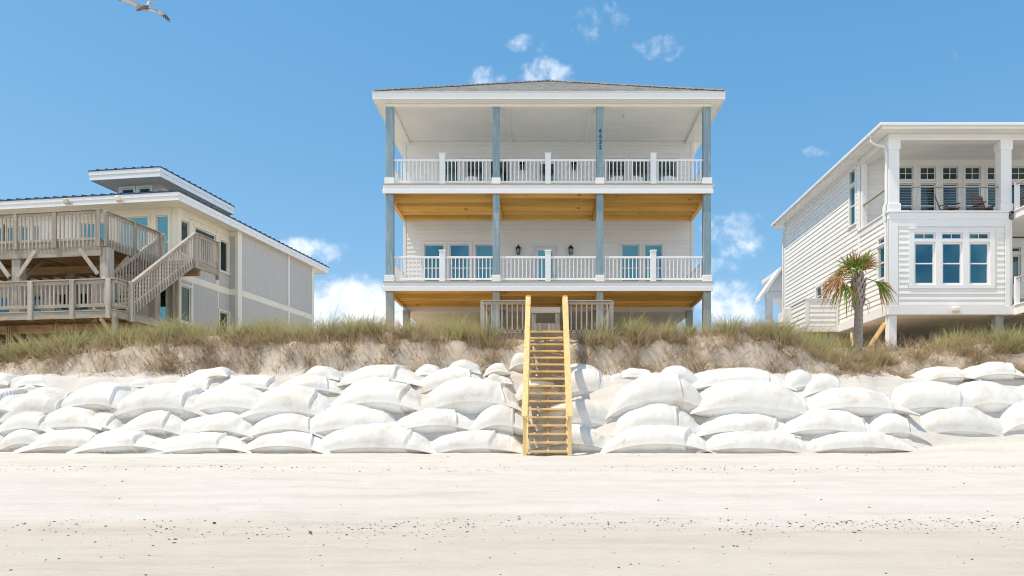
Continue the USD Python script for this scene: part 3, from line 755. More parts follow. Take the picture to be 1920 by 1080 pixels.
# ------------------------------------------------------------------ the new pine stairs and the grey landing behind
SX0, SX1 = -0.47, 0.63
SB, ST = (18.25, 1.085), (22.25, 4.76)
stairs = thing('wooden_stairs', 'new yellow pine stairs climbing over the sandbags to the house', 'stairs', ((SX0 + SX1) / 2, SB[0], SB[1]))
NT = 17
dy, dz = (ST[0] - SB[0]) / NT, (ST[1] - SB[1]) / NT
sl = np.array([0, dy, dz]) / math.hypot(dy, dz)
for k in range(1, NT + 1):
    y, z = SB[0] + dy * (k - 0.5), SB[1] + dz * k
    MB().box(SX0 + 0.075, SX1 - 0.075, y - 0.13, y + 0.12, z - 0.05, z, 0.006).build('tread', 'new_pine_x', stairs)
MB().box(SX0 + 0.06, SX1 - 0.06, SB[0] - 0.12, SB[0] - 0.08, SB[1] - 0.02, SB[1] + 0.06, 0.006).build('bottom_cleat', 'new_pine_x', stairs)
for x in (SX0 + 0.05, (SX0 + SX1) / 2 + 0.02, SX1 - 0.05):
    a, b = np.array([x, SB[0] - 0.02, SB[1] - 0.10]), np.array([x, ST[0] + 0.05, ST[1] - 0.15])
    MB().bar(a, b, 0.04, 0.24 if abs(x - 0.1) > 0.2 else 0.16, 0.005, up=(0, 0, 1)).build('stringer', 'new_pine_y', stairs)
for x, s in ((SX0, -1), (SX1, 1)):
    for t in (0.0, 0.36, 0.70, 1.0):
        p = np.array([x, SB[0] + (ST[0] - SB[0]) * t, SB[1] + (ST[1] - SB[1]) * t])
        h = 1.0 if t < 1 else 1.08
        MB().box(x - 0.045, x + 0.045, p[1] - 0.045, p[1] + 0.045, p[2] - (0.16 if t == 0 else 0.3), p[2] + h, 0.006).build('stair_post', 'new_pine_z', stairs)
    a, b = np.array([x, SB[0] - 0.06, SB[1] + 1.0]), np.array([x, ST[0] + 0.02, ST[1] + 1.02])
    MB().bar(a + [0, 0, 0.045], b + [0, 0, 0.045], 0.145, 0.04, 0.006).build('handrail', 'new_pine_y', stairs)
    MB().bar(a + [s * -0.065, 0, -0.07], b + [s * -0.065, 0, -0.07], 0.038, 0.14, 0.006).build('rail_board', 'new_pine_y', stairs)

land = thing('beach_landing', 'grey weathered wooden landing with balustrades at the head of the yellow stairs', 'landing', (0.1, 22.4, 4.3))
LY0, LY1, LZ = 22.42, 24.9, 4.78
for x in np.arange(-1.95, 2.1, 0.146):
    MB().box(x, x + 0.139, LY0, LY1, LZ - 0.038, LZ).build('deck_board', 'weathered_y', land)
m = MB()
for y in (LY0 + 0.02, 23.6, LY1 - 0.06):
    m.box(-1.93, 2.1, y, y + 0.04, LZ - 0.22, LZ - 0.04)
m.build('landing_frame', 'weathered_x', land)
wm = ('weathered_x', 'greyed_z', 'greyed_z')
for (a, b) in ((X_(905, 22.6), -0.52), (0.69, X_(1146, 22.6))):
    rail_run(land, (a, 22.5, 0), (b, 22.5, 0), LZ, 0.93, 0.02, 0.155, wm, 0.04, (0.04, 0.09), cap=(0.14, 0.035), lo=-0.35)
    for x in (a, b):
        MB().box(x - 0.06, x + 0.06, 22.52, 22.64, 4.0, LZ + 0.96, 0.006).build('landing_post', 'greyed_z', land)
    xe = a if a < 0 else b
    rail_run(land, (xe, 22.66, 0), (xe, LY1, 0), LZ, 0.93, 0.02, 0.155, wm, 0.04, (0.04, 0.09), cap=(0.14, 0.035))
    MB().box(xe - 0.06, xe + 0.06, LY1 - 0.1, LY1 + 0.02, 4.0, LZ + 0.96, 0.006).build('landing_post', 'greyed_z', land)
for x in (X_(1001, 24.9), X_(1045, 24.9)):
    MB().box(x - 0.075, x + 0.075, 24.92, 25.07, 4.2, 5.93, 0.006).build('gate_post', 'greyed_z', land)
MB().box(X_(996, 24.9), X_(1050, 24.9), 24.86, 24.91, 5.76, 5.94, 0.006).build('gate_rail', 'greyed_x', land)
for k in range(6):
    x = X_(999, 24.6) + k * 0.15
    MB().box(x, x + 0.138, 24.6, 24.63, 4.80, 5.36 + 0.02 * rng.random(), 0.004).build('gate_board', 'weathered_z', land)

# ------------------------------------------------------------------ the grey house on the left, turned a little
LO, LROT, LB = np.array([-14.68, 30.0]), -8.8, 4.6
_c, _s = math.cos(math.radians(LROT)), math.sin(math.radians(LROT))
lhouse = thing('grey_house', 'grey panelled beach house with weathered decks and outdoor stairs on the left', 'house', (LO[0], LO[1], LB), LROT)
_origin[lhouse] = (0, 0, LB)


def LX(px, y):
    """local x of photo column px on the plane at local depth y"""
    k = (px - PX) / F
    return (k * (LO[1] + _c * y) - LO[0] + _s * y) / (_c - k * _s)


def LY(px, x):
    k = (px - PX) / F
    return (k * (LO[1] + _s * x) - LO[0] - _c * x) / (-_s - k * _c)


def LZ_(py, x, y):
    return Z_(py, LO[1] + _s * x + _c * y)


LZ1, LZ2, LZE = 5.75, 8.30, 10.85
FL = framer((0, 0, 0), (1, 0, 0), (0, -1, 0))
FS = framer((0, 0, 0), (0, 1, 0), (1, 0, 0))
FS2 = framer((0.41, 0, 0), (0, 1, 0), (1, 0, 0))
# openings in the seaward wall
fo = []
def fwin(p0, p1, z0, z1):
    fo.append((LX(p0, 0), LX(p1, 0), z0, z1)); return fo[-1]
fw_up = [fwin(221, 278, 8.95, 10.55), fwin(293, 316, 8.40, 10.55), fwin(-40, 8, 8.9, 10.4), fwin(12, 28, 8.9, 10.4), fwin(37, 53, 8.5, 10.4), fwin(62, 74, 8.5, 10.4), fwin(150, 205, 8.9, 10.4)]
fw_lo = [fwin(-40, 19, 5.9, 7.5), fwin(37, 52, 5.9, 7.5), fwin(62, 79, 5.9, 7.5), fwin(104, 131, 5.8, 7.55), fwin(148, 166, 5.8, 7.55), fwin(285, 312, 5.9, 7.6)]
m = FMB(FL); wall_cells(FL, -10.0, 0.0, LZ1 - 0.25, LZE, fo, 0.15, m)
mm = MB(); mm.add(*m.mesh())
so = [(LY(336, 0), LY(354, 0), 9.05, 10.42), (LY(365, 0), LY(404, 0), 8.75, 10.38), (LY(412, 0), LY(427, 0), 8.95, 10.30), (LY(338, 0), LY(357, 0), 6.30, 7.75), (LY(411, 0), LY(428, 0), 5.95, 7.15)]
YS, YE = LY(430, 0), 10.85
m = FMB(FS); wall_cells(FS, 0.15, YS, LZ1 - 0.25, LZE, so, 0.15, m); mm.add(*m.mesh())
mm.box(0.0, 0.41, YS, YS + 0.15, LZ1 - 0.25, LZE)
mm.box(0.26, 0.41, YS + 0.15, YE, LZ1 - 0.25, LZE)
mm.box(-10, 0.41, YE, YE + 0.15, LZ1 - 0.25, LZE).box(-10, -9.85, 0.0, YE, LZ1 - 0.25, LZE)
lw = mm.build('wall', 'cream_paint', lhouse)
obj('floor', MB().box(-9.8, -0.2, 0.16, YE - 0.01, LZ2 - 0.2, LZ2).box(-9.8, -0.2, 0.16, YE - 0.01, LZ1 - 0.2, LZ1).mesh(), 'interior', lhouse)
# pale clapboard over the seaward wall
siding(lw, FL, -9.9, LX(205, 0), LZ1 - 0.2, LZE - 0.3, [(a - .1, b + .1, c - .1, d + .1) for a, b, c, d in fo], 'white_siding', 0.2)
for i, (a, b, z0, z1) in enumerate(fw_up + fw_lo):
    window(lhouse, FL, a, b, z0, z1, 'glass_teal', 0.10, 'cream_paint', hung=(i in (1,)), blind='blind_white' if i == 6 else None)
for i, (a, b, z0, z1) in enumerate(so):
    window(lhouse, FS, a, b, z0, z1, 'glass_dark', 0.09, 'cream_paint', hung=False, blind=('blind_pink', 'shade_cream', None, 'blind_white', None)[i], blind_drop=(0.72, 0.74, 0, 1.0, 0)[i], sash=0.05,
           label=('window with a dusky pink shade half down', 'wide window with a cream shade pulled down', None, 'narrow window with a white louvred blind', None)[i])
# grooved grey panels between cream trims on the side wall
def panel(fr, a0, a1, z0, z1):
    m = FMB(fr); n = max(1, int(round((a1 - a0) / 0.305)))
    w = (a1 - a0) / n
    for k in range(n):
        m.box(a0 + k * w + 0.002, a0 + (k + 1) * w - 0.002, 0.0, 0.010, z0, z1)
    m.box(a0, a1, 0.0, 0.005, z0, z1)
    m.build('wall_panel', 'grey_panel', lhouse)
zb0, zb1 = 7.98, 8.26
w3 = LY(331, 0) if LY(331, 0) > 0 else 0.0
panel(FS, 0.16, so[0][1] + 0.14, LZ1 + 0.05, so[3][2] - 0.12)
panel(FS, 0.16, so[0][1] + 0.14, so[3][3] + 0.11, zb0 - 0.02)
panel(FS, so[0][1] + 0.28, so[2][0] - 0.14, LZ1 - 0.02, zb0 - 0.02)
panel(FS, so[2][0] - 0.05, YS - 0.02, so[4][3] + 0.11, zb0 - 0.02)
panel(FS, so[2][0] - 0.05, YS - 0.02, LZ1, so[4][2] - 0.12)
panel(FS, 0.16, so[0][1] + 0.1, zb1 + 0.02, so[0][2] - 0.12)
panel(FS, so[1][0] - 0.05, so[1][1] + 0.05, zb1 + 0.02, so[1][2] - 0.12)
panel(FS, so[2][0] - 0.08, YS - 0.02, zb1 + 0.02, so[2][2] - 0.12)
FR = framer((0, YS, 0), (1, 0, 0), (0, -1, 0))
panel(FR, 0.02, 0.30, LZ1 - 0.1, zb0 - 0.02); panel(FR, 0.02, 0.30, zb1 + 0.02, LZE - 0.25)
y1, y2 = LY(541, 0.41), YE
for (a, b) in ((YS + 0.32, y1 - 0.10), (y1 + 0.10, y2 - 0.12)):
    panel(FS2, a, b, LZ1 - 0.2, zb0 - 0.02); panel(FS2, a, b, zb1 + 0.02, LZE - 0.02)
m = FMB(FS)
m.box(0.0, 0.14, 0, 0.032, LZ1 - 0.22, LZE - 0.001, 0.005)
m.box(0.141, YS - 0.001, 0, 0.030, zb0, zb1, 0.005)
m.box(so[0][1] + 0.15, so[0][1] + 0.27, 0, 0.028, LZ1 - 0.2, zb0 - 0.001, 0.004)
m.box(so[0][1] + 0.11, so[1][0] - 0.10, 0, 0.028, zb1 + 0.001, LZE - 0.25, 0.004)
m.box(so[1][1] + 0.11, so[2][0] - 0.10, 0, 0.028, zb1 + 0.001, LZE - 0.25, 0.004)
m.box(0.141, YS - 0.001, 0, 0.036, LZE - 0.24, LZE - 0.001, 0.004)
m.box(0.141, YS - 0.001, 0, 0.026, LZ1 - 0.24, LZ1 - 0.1, 0.004)
mm = MB(); mm.add(*m.mesh())
m = FMB(FS2)
m.box(YS - 0.032, YS + 0.30, 0, 0.03, LZ1 - 0.24, LZE - 0.001, 0.005)
m.box(YS + 0.301, YE - 0.001, 0, 0.026, zb0, zb1, 0.005)
m.box(y1 - 0.09, y1 + 0.09, 0, 0.032, LZ1 - 0.24, LZE - 0.001, 0.005); m.box(YE - 0.11, YE + 0.16, 0, 0.032, LZ1 - 0.24, LZE - 0.001, 0.005)
mm.add(*m.mesh())
m = FMB(FR); m.box(0.301, 0.41, -0.0, 0.028, LZ1 - 0.24, LZE - 0.001); m.box(0.02, 0.30, 0, 0.026, zb0, zb1); m.box(0.02, 0.30, 0, 0.024, LZE - 0.24, LZE - 0.001)
mm.add(*m.mesh())
m = FMB(FL)
m.box(-0.26, 0.03, 0.0, 0.033, LZ1 - 0.22, LZE - 0.001, 0.005); m.box(fo[0][1] + 0.11, fo[1][0] - 0.11, 0, 0.03, 8.3, LZE - 0.2, 0.004); m.box(-9.9, -0.27, 0, 0.038, LZE - 0.2, LZE - 0.001, 0.004)
mm.add(*m.mesh())
mm.build('wall_trim', 'cream_paint', lhouse)
# main roof
RX0, RX1, RY0, RY1 = -11.0, 0.62, -0.9, 12.3
MX0, MX1, MY0, MY1 = -5.71, -2.35, 2.1, 7.72          # eaves of the raised roof lantern
def hiproof(x0, x1, y0, y1, ze, fh, inset, rise, name, seam):
    m = MB(); m.box(x0, x1, y0, y1, ze, ze + 0.02)
    m.build(name + '_soffit' if False else 'soffit', 'cream_paint', lhouse)
    m = MB()
    m.box(x0 - 0.03, x1 + 0.03, y0 - 0.035, y0 - 0.001, ze - 0.03, ze + fh, 0.004); m.box(x0 - 0.03, x1 + 0.03, y1 + 0.001, y1 + 0.035, ze - 0.03, ze + fh, 0.004)
    m.box(x0 - 0.035, x0 - 0.001, y0, y1, ze - 0.03, ze + fh - 0.002, 0.004); m.box(x1 + 0.001, x1 + 0.035, y0, y1, ze - 0.03, ze + fh - 0.002, 0.004)
    m.box(x0 - 0.05, x1 + 0.05, y0 - 0.055, y0 - 0.036, ze + fh * 0.5, ze + fh - 0.004, 0.003); m.box(x1 + 0.036, x1 + 0.055, y0 - 0.034, y1, ze + fh * 0.5, ze + fh - 0.006, 0.003)
    m.build('fascia', 'white_paint', lhouse)
    o = 0.07; zt = ze + fh
    a = np.array([(x0 - o, y0 - o, zt), (x1 + o, y0 - o, zt), (x1 + o, y1 + o, zt), (x0 - o, y1 + o, zt)])
    b = np.array([(x0 + inset, y0 + inset, zt + rise), (x1 - inset, y0 + inset, zt + rise), (x1 - inset, y1 - inset, zt + rise), (x0 + inset, y1 - inset, zt + rise)])
    up = np.array([0, 0, 0.045])
    v = np.vstack([a, a + up, b + up]); f = []
    for i in range(4):
        j = (i + 1) % 4
        f += [(i, j, 4 + j), (i, 4 + j, 4 + i), (4 + i, 4 + j, 8 + j), (4 + i, 8 + j, 8 + i)]
    f += [(8, 9, 10), (8, 10, 11), (0, 2, 1), (0, 3, 2)]
    r = obj('roof', (v, np.array(f)), 'roof_metal_blue', lhouse)
    # standing seams
    c = (a + up, b + up)
    for i in range(4):
        j = (i + 1) % 4
        L = np.linalg.norm(a[j] - a[i]); n = int(L / seam)
        for k in range(1, n):
            t = k / n
            p = a[i] + (a[j] - a[i]) * t + up
            d = (b[i] + b[j]) / 2 - (a[i] + a[j]) / 2
            run = min(1.0, min(t, 1 - t) * L / (inset + o))
            q = p + d * run
            e = 0.02 * d / np.linalg.norm(d)
            MB().bar(p - e + [0, 0, 0.012], q + [0, 0, 0.012], 0.035, 0.05).build('roof_seam', 'roof_metal_blue', r)
hiproof(RX0, RX1, RY0, RY1, LZE, 0.29, 3.6, 0.85, 'main', 0.42)
mz = LZ_(330, MX1, MY0)
hiproof(MX0, MX1, MY0, MY1, mz, 0.36, 1.3, 0.25, 'top', 0.4)
mx0, mx1, my0, my1 = -5.1, -3.0, 2.95, 6.9
FM_, FMS = framer((0, my0, 0), (1, 0, 0), (0, -1, 0)), framer((mx1, 0, 0), (0, 1, 0), (1, 0, 0))
mo = [(LX(228, my0), LX(251, my0), 11.75, mz - 0.16), (LX(260, my0), LX(282, my0), 11.75, mz - 0.16)]
ms = [(LY(305, mx1), LY(318, mx1), 11.9, mz - 0.22)]
m = FMB(FM_); wall_cells(FM_, mx0, mx1, 11.2, mz, mo, 0.12, m); mm = MB(); mm.add(*m.mesh())
m = FMB(FMS); wall_cells(FMS, my0 + 0.12, my1, 11.2, mz, ms, 0.12, m); mm.add(*m.mesh())
mm.box(mx0, mx0 + 0.12, my0 + 0.12, my1, 11.2, mz).box(mx0, mx1, my1, my1 + 0.1, 11.2, mz)
mm.build('roof_lantern_wall', 'grey_panel', lhouse)
for a, b, z0, z1 in mo:
    window(lhouse, FM_, a, b, z0, z1, 'glass_teal', 0.09, 'white_paint', hung=False)
for a, b, z0, z1 in ms:
    window(lhouse, FMS, a, b, z0, z1, 'glass', 0.07, 'cream_paint', hung=False)
# flood lamps under the eave
for px in (128, 225):
    x = LX(px, RY0 - 0.05)
    m = MB(); m.lathe([(0.0, 0.0), (0.07, 0.0), (0.10, 0.05), (0.11, 0.14), (0.08, 0.19), (0.0, 0.2)], (x, RY0 - 0.16, LZE + 0.02), 10); m.box(x - 0.16, x + 0.16, RY0 - 0.08, RY0 - 0.036, LZE + 0.03, LZE + 0.14, 0.01)
    m.build('flood_lamp', 'cream_paint' if px == 225 else 'shade_cream', lhouse)

WM = ('weathered_x', 'greyed_z', 'greyed_z'); WMY = ('weathered_y', 'greyed_z', 'greyed_z')
# lower deck
DX0, DX1, DY = -9.5, 1.75, -5.7
def deck(x0, x1, y0, y1, z, rim=0.26):
    r = MB().box(x0, x1, y0, y0 + 0.05, z - rim, z - 0.041, 0.006).build('deck_rim', 'weathered_x', lhouse)
    MB().box(x1 - 0.05, x1, y0 + 0.051, y1, z - rim, z - 0.041, 0.006).build('side_rim', 'weathered_y', r)
    y = y0 - 0.02
    while y < y1:
        MB().box(x0, x1 + 0.02, y, min(y + 0.139, y1), z - 0.038, z - 0.003 * rng.random(), 0.004).build('deck_board', 'weathered_x', lhouse)
        y += 0.146
    x = x0
    while x < x1 - 0.1:
        MB().box(x, x + 0.045, y0 + 0.052, y1, z - rim + 0.02, z - 0.04).build('joist', 'brown_beam_y', lhouse)
        x += 0.55
deck(DX0, DX1, DY, -0.05, LZ1)
rail_run(lhouse, (DX0, DY + 0.06, 0), (DX1, DY + 0.06, 0), LZ1, 0.98, 0.16, 0.155, WM, 0.042, (0.04, 0.12), cap=(0.15, 0.04))
rail_run(lhouse, (DX1 - 0.06, DY + 0.13, 0), (DX1 - 0.06, -4.95, 0), LZ1, 0.98, 0.16, 0.155, WMY, 0.042, (0.04, 0.12), cap=(0.15, 0.04))
for px in (-30, 57, 135, 203):
    x = LX(px, DY)
    MB().box(x - 0.08, x + 0.08, DY - 0.04, DY + 0.03, LZ1 - 0.28, LZ1 + 1.0, 0.008).build('rail_post', 'greyed_z', lhouse)
MB().box(DX1 - 0.07, DX1 + 0.05, -5.02, -4.90, LZ1 - 0.3, LZ1 + 1.02, 0.008).build('rail_post', 'greyed_z', lhouse)
MB().box(DX1 - 0.10, DX1 + 0.02, DY - 0.06, DY + 0.06, 4.0, LZ1 - 0.28, 0.008).build('deck_post', 'weathered_z', lhouse)
for px in (190, -20):
    x = LX(px, DY + 1.3)
    MB().box(x - 0.2, x + 0.2, DY + 1.2, DY + 1.6, 3.9, LZ1 - 0.55, 0.02).build('pile', 'weathered_z', lhouse)
MB().box(DX0, DX1 - 0.15, DY + 1.05, DY + 1.15, LZ1 - 0.56, LZ1 - 0.262, 0.006).build('deck_beam', 'brown_beam_x', lhouse)
MB().box(DX1 - 0.3, DX1 - 0.2, DY + 1.151, -0.2, LZ1 - 0.54, LZ1 - 0.262, 0.006).build('deck_beam', 'brown_beam_y', lhouse)
MB().bar((DX1 - 0.03, DY + 0.0, LZ1 - 0.95), (DX1 - 0.55, DY + 0.0, LZ1 - 0.28), 0.05, 0.12, 0.006).build('brace', 'brown_beam_x', lhouse)
for px, q in ((155, 1), (45, -1), (5, -1)):
    x = LX(px, DY + 1.1)
    MB().bar((x - 0.45 * q, DY + 1.0, 4.4), (x + 0.3 * q, DY + 1.0, LZ1 - 0.5), 0.05, 0.13, 0.006).build('brace', 'weathered_x', lhouse)
for k in range(3):
    x = LX(11, DY + 0.9) + 0.08 * k
    MB().box(x, x + 0.04, DY + 0.9, DY + 0.94, 4.0, LZ1 - 0.3).build('thin_post', 'brown_beam_y', lhouse)
# dark lattice fence slats under the deck
for k in range(14):
    x = LX(0, DY + 1.6) - 1.2 + 0.135 * k
    MB().box(x, x + 0.05, DY + 1.7, DY + 1.73, 3.7, 4.72, 0.004).build('lattice_slat', 'weathered_z', lhouse)
for y in (2.5, 6.5):
    for x in (-9, -5, -1):
        MB().box(x - 0.15, x + 0.15, y, y + 0.3, 3.9, LZ1 - 0.25, 0.01).build('pile', 'pile_grey', lhouse)
MB().box(-9.9, -0.25, 0.4, 0.45, 4.0, LZ1 - 0.26).build('skirt_board', 'brown_beam_x', lhouse)
# upper deck
UX1, UY = 0.45, -4.7
deck(DX0, UX1, UY, -0.05, LZ2, 0.22)
rail_run(lhouse, (DX0, UY - 0.02, 0), (UX1, UY - 0.02, 0), LZ2, 1.0, 0.05, 0.15, WM, 0.042, (0.04, 0.10), cap=(0.15, 0.04), lo=-0.2)
rail_run(lhouse, (UX1 + 0.02, UY + 0.1, 0), (UX1 + 0.02, -1.78, 0), LZ2, 1.0, 0.05, 0.15, WMY, 0.042, (0.04, 0.10), cap=(0.15, 0.04), lo=-0.2)
for px in (31, 105, 187):
    x = LX(px, UY)
    MB().box(x - 0.075, x + 0.075, UY - 0.09, UY - 0.045, LZ2 - 0.22, LZ2 + 1.0, 0.008).build('rail_post', 'weathered_z', lhouse)
for y in (UY + 0.06, -3.2, -1.78):
    MB().box(UX1 + 0.045, UX1 + 0.09, y - 0.06, y + 0.06, LZ2 - 0.2, LZ2 + 1.0, 0.008).build('rail_post', 'weathered_z', lhouse)
for px in (26, 192):
    x = LX(px, UY)
    MB().box(x - 0.16, x + 0.16, UY + 0.055, UY + 0.37, LZ1 + 0.001, LZ2 - 0.221, 0.02).build('deck_post', 'greyed_z', lhouse)
    MB().box(x - 0.14, x + 0.14, -2.2, -1.9, LZ1 + 0.001, LZ2 - 0.221, 0.02).build('deck_post', 'weathered_z', lhouse)
MB().box(DX0, UX1 - 0.06, UY + 0.0, UY + 0.052, LZ2 - 0.52, LZ2 - 0.222, 0.006).build('deck_beam', 'weathered_x', lhouse)
MB().box(DX0, UX1 - 0.06, -2.25, -2.15, LZ2 - 0.50, LZ2 - 0.222, 0.006).build('deck_beam', 'brown_beam_x', lhouse)
for px in (26, 192):
    x = LX(px, UY)
    for q in (-1, 1):
        if px == 192 and q == 1:
            continue
        MB().bar((x + q * 0.16, UY - 0.02, LZ2 - 1.15), (x + q * 0.85, UY - 0.02, LZ2 - 0.28), 0.05, 0.14, 0.008).build('brace', 'greyed_z', lhouse)
    MB().bar((x + 0.05, UY + 0.37, LZ2 - 1.1), (x + 0.05, UY + 1.2, LZ2 - 0.3), 0.05, 0.14, 0.008).build('brace', 'brown_beam_y', lhouse)
# stairs from the lower to the upper deck
TX0, TX1, TY0, TY1 = 0.50, 1.78, -5.0, -1.62
flight = MB().bar((TX1 - 0.03, TY0 - 0.15, LZ1 - 0.02), (TX1 - 0.03, TY1 + 0.1, LZ2 - 0.02), 0.05, 0.30, 0.006).build('stair_stringer', 'weathered_y', lhouse)
MB().bar((TX0 + 0.03, TY0 - 0.1, LZ1 + 0.0), (TX0 + 0.03, TY1 + 0.1, LZ2 - 0.02), 0.05, 0.30, 0.006).build('inner_stringer', 'weathered_y', flight)
NS = 13
for k in range(1, NS):
    y = TY0 + (TY1 - TY0) * (k - 0.3) / NS; z = LZ1 + (LZ2 - LZ1) * k / NS
    MB().box(TX0 + 0.06, TX1 - 0.06, y - 0.14, y + 0.14, z - 0.04, z, 0.004).build('tread', 'weathered_x', flight)
for x in (TX0 - 0.02, TX1 + 0.02):
    h0, h1 = 0.98, 1.02
    a, b = np.array([x, TY0 - 0.05, LZ1 + h0]), np.array([x, TY1, LZ2 + h1])
    r = MB().bar(a, b, 0.14, 0.04, 0.006).bar(a - [0, 0, 0.08], b - [0, 0, 0.08], 0.04, 0.10, 0.004).build('stair_rail', 'greyed_y', lhouse)
    n = 23
    for k in range(n):
        t = (k + 0.5) / n
        y = TY0 + (TY1 - TY0) * t; z = LZ1 + (LZ2 - LZ1) * t
        MB().box(x - 0.021, x + 0.021, y - 0.021, y + 0.021, z - 0.12, z + 0.94).build('baluster', 'greyed_z', r)
    for y, z in ((TY0 - 0.08, LZ1), (TY1 + 0.04, LZ2)):
        MB().box(x - 0.05, x + 0.05, y - 0.05, y + 0.05, z - 0.3, z + 1.03, 0.008).build('rail_post', 'greyed_z', r)
# landing at the top of the flight
r = MB().box(TX0 - 0.04, TX1 + 0.04, TY1, -0.06, LZ2 - 0.04, LZ2 - 0.002, 0.004).build('stair_landing', 'weathered_x', lhouse)
MB().box(TX0, TX1 + 0.05, TY1 + 0.02, TY1 + 0.06, LZ2 - 0.3, LZ2 - 0.041).box(TX1 - 0.0, TX1 + 0.05, TY1 + 0.06, -0.06, LZ2 - 0.3, LZ2 - 0.041).build('landing_rim', 'weathered_y', r)
rail_run(lhouse, (TX1 + 0.02, TY1 + 0.1, 0), (TX1 + 0.02, -0.1, 0), LZ2, 1.0, 0.05, 0.14, WMY, 0.042, (0.04, 0.10), cap=(0.14, 0.04), lo=-0.2)
MB().box(TX1 - 0.05, TX1 + 0.07, -0.2, -0.08, LZ2 - 0.45, LZ2 + 1.03, 0.008).build('landing_post', 'weathered_z', lhouse)
MB().box(TX0 + 0.1, TX1 - 0.1, -1.2, -1.1, LZ2 - 0.5, LZ2 - 0.31, 0.006).build('landing_beam', 'brown_beam_x', lhouse)
MB().box(LX(323, -0.2) - 0.08, LX(323, -0.2) + 0.08, -0.28, -0.12, 4.2, LZ2 - 0.05, 0.008).build('landing_post', 'weathered_z', lhouse)
MB().bar((TX1, -2.6, 5.5), (TX1, -0.2, 4.7), 0.05, 0.13, 0.006).build('brace', 'weathered_y', lhouse)
for k in range(10):
    MB().box(0.2 + 0.16 * k, 0.24 + 0.16 * k, -0.5, -0.46, 4.6, 5.75).build('lattice_slat', 'weathered_z', lhouse)

# ------------------------------------------------------------------ the white clapboard house on the right
RYF, RX = 25.5, 11.8
RYU, RYB = 27.9, 36.5
rhouse = thing('clapboard_house', 'white clapboard house on piles with corner porch behind the palm on the right', 'house', (RX + 2, RYF, 4.5))
RZ1, RZ1t, RZ2b, RZ2, RZC = 5.80, 6.10, 9.06, 9.32, 12.0
RXE = 15.85
F1 = framer((0, RYF, 0), (1, 0, 0), (0, -1, 0)); F2 = framer((0, RYU, 0), (1, 0, 0), (0, -1, 0)); FSd = framer((RX, 0, 0), (0, 1, 0), (-1, 0, 0))
xr = lambda px: X_(px, RYF); zr = lambda py: Z_(py, RYF)
xu = lambda px: X_(px, RYU); zu = lambda py: Z_(py, RYU)
main_w = [(xr(1714), xr(1752), zr(533), zr(455)), (xr(1766), xr(1803), zr(533), zr(455)), (xr(1817), xr(1854), zr(533), zr(455))]
tran_w = [(a, b, zr(448), zr(437.5)) for a, b, _, _ in main_w]
up_main = [(xu(p0), xu(p1), RZ2 + 0.12, zu(344)) for p0, p1 in ((1685, 1712), (1725, 1754), (1767, 1796), (1809, 1838), (1851, 1880), (1896, 1925), (1940, 1968))]
up_tran = [(a, b, zu(337), zu(313)) for a, b, _, _ in up_main]
low_door = [(xu(1897), xu(1913), RZ1t + 0.05, zu(478)), (xu(1930), xu(1960), RZ1t + 0.05, zu(478))]
low_tran = [(a, b, zu(472), zu(464)) for a, b, _, _ in low_door]
sy = lambda px: RX * F / (px - PX)
side_ops = [(sy(1604.5), sy(1594), Z_(421, 28.5), Z_(350, 28.5)), (sy(1604.5), sy(1594), Z_(343, 28.5), Z_(320, 28.5)),
            (sy(1660), sy(1648.5), Z_(521, 26), Z_(463, 26)), (sy(1660), sy(1648.5), Z_(456, 26), Z_(446, 26)),
            (31.0, 31.55, 7.3, 8.05), (31.7, 32.3, 7.3, 8.05)]
mm = MB()
m = FMB(F1); wall_cells(F1, RX, RXE, RZ1t, RZ2b, main_w + tran_w, 0.15, m); mm.add(*m.mesh())
m = FMB(F2); wall_cells(F2, RX, 20.0, RZ2, 12.2, up_main + up_tran, 0.15, m); wall_cells(F2, RXE, 20.0, RZ1t, RZ2 - 0.26, low_door + low_tran, 0.15, m); mm.add(*m.mesh())
m = FMB(FSd); wall_cells(FSd, RYF + 0.15, RYU, RZ1t, RZ2b, side_ops, 0.15, m); wall_cells(FSd, RYU, RYB, RZ1t, 12.2, side_ops, 0.15, m); mm.add(*m.mesh())
mm.box(RXE - 0.15, RXE, RYF + 0.15, RYU, RZ1t, RZ2b)
mm.box(RX, 20, RYB, RYB + 0.15, RZ1t, 12.2).box(19.85, 20.0, RYU, RYB, RZ1t, 12.2)
rw = mm.build('wall', 'white_siding', rhouse)
obj('floor', MB().box(RX + 0.16, 19.8, RYU + 0.16, RYB, RZ2 - 0.2, RZ2).box(RX + 0.16, 19.8, RYU + 0.0, RYB, RZ1t - 0.2, RZ1t).box(RX + 0.16, RXE - 0.16, RYF + 0.16, RYU, RZ1t - 0.2, RZ1t).mesh(), 'interior', rhouse)
siding(rw, F1, RX + 0.30, RXE - 0.13, RZ1t + 0.02, RZ2b - 0.25, [(xr(1703), xr(1866), zr(541), zr(429))], 'white_siding', 0.19, th=0.034)
siding(rw, F2, RX + 0.2, 19.9, RZ2 + 0.02, 12.1, [(xu(1680), 30, RZ2, zu(306))], 'white_siding', 0.19)
siding(rw, FSd, RYF + 0.15, RYU, RZ1t + 0.02, RZ2b, [(a - .11, b + .11, c - .1, d + .1) for a, b, c, d in side_ops], 'white_siding', 0.185, th=0.034)
siding(rw, FSd, RYU + 0.16, RYB - 0.1, RZ1t + 0.02, 11.9, [(a - .11, b + .11, c - .1, d + .1) for a, b, c, d in side_ops], 'white_siding', 0.185, th=0.034)
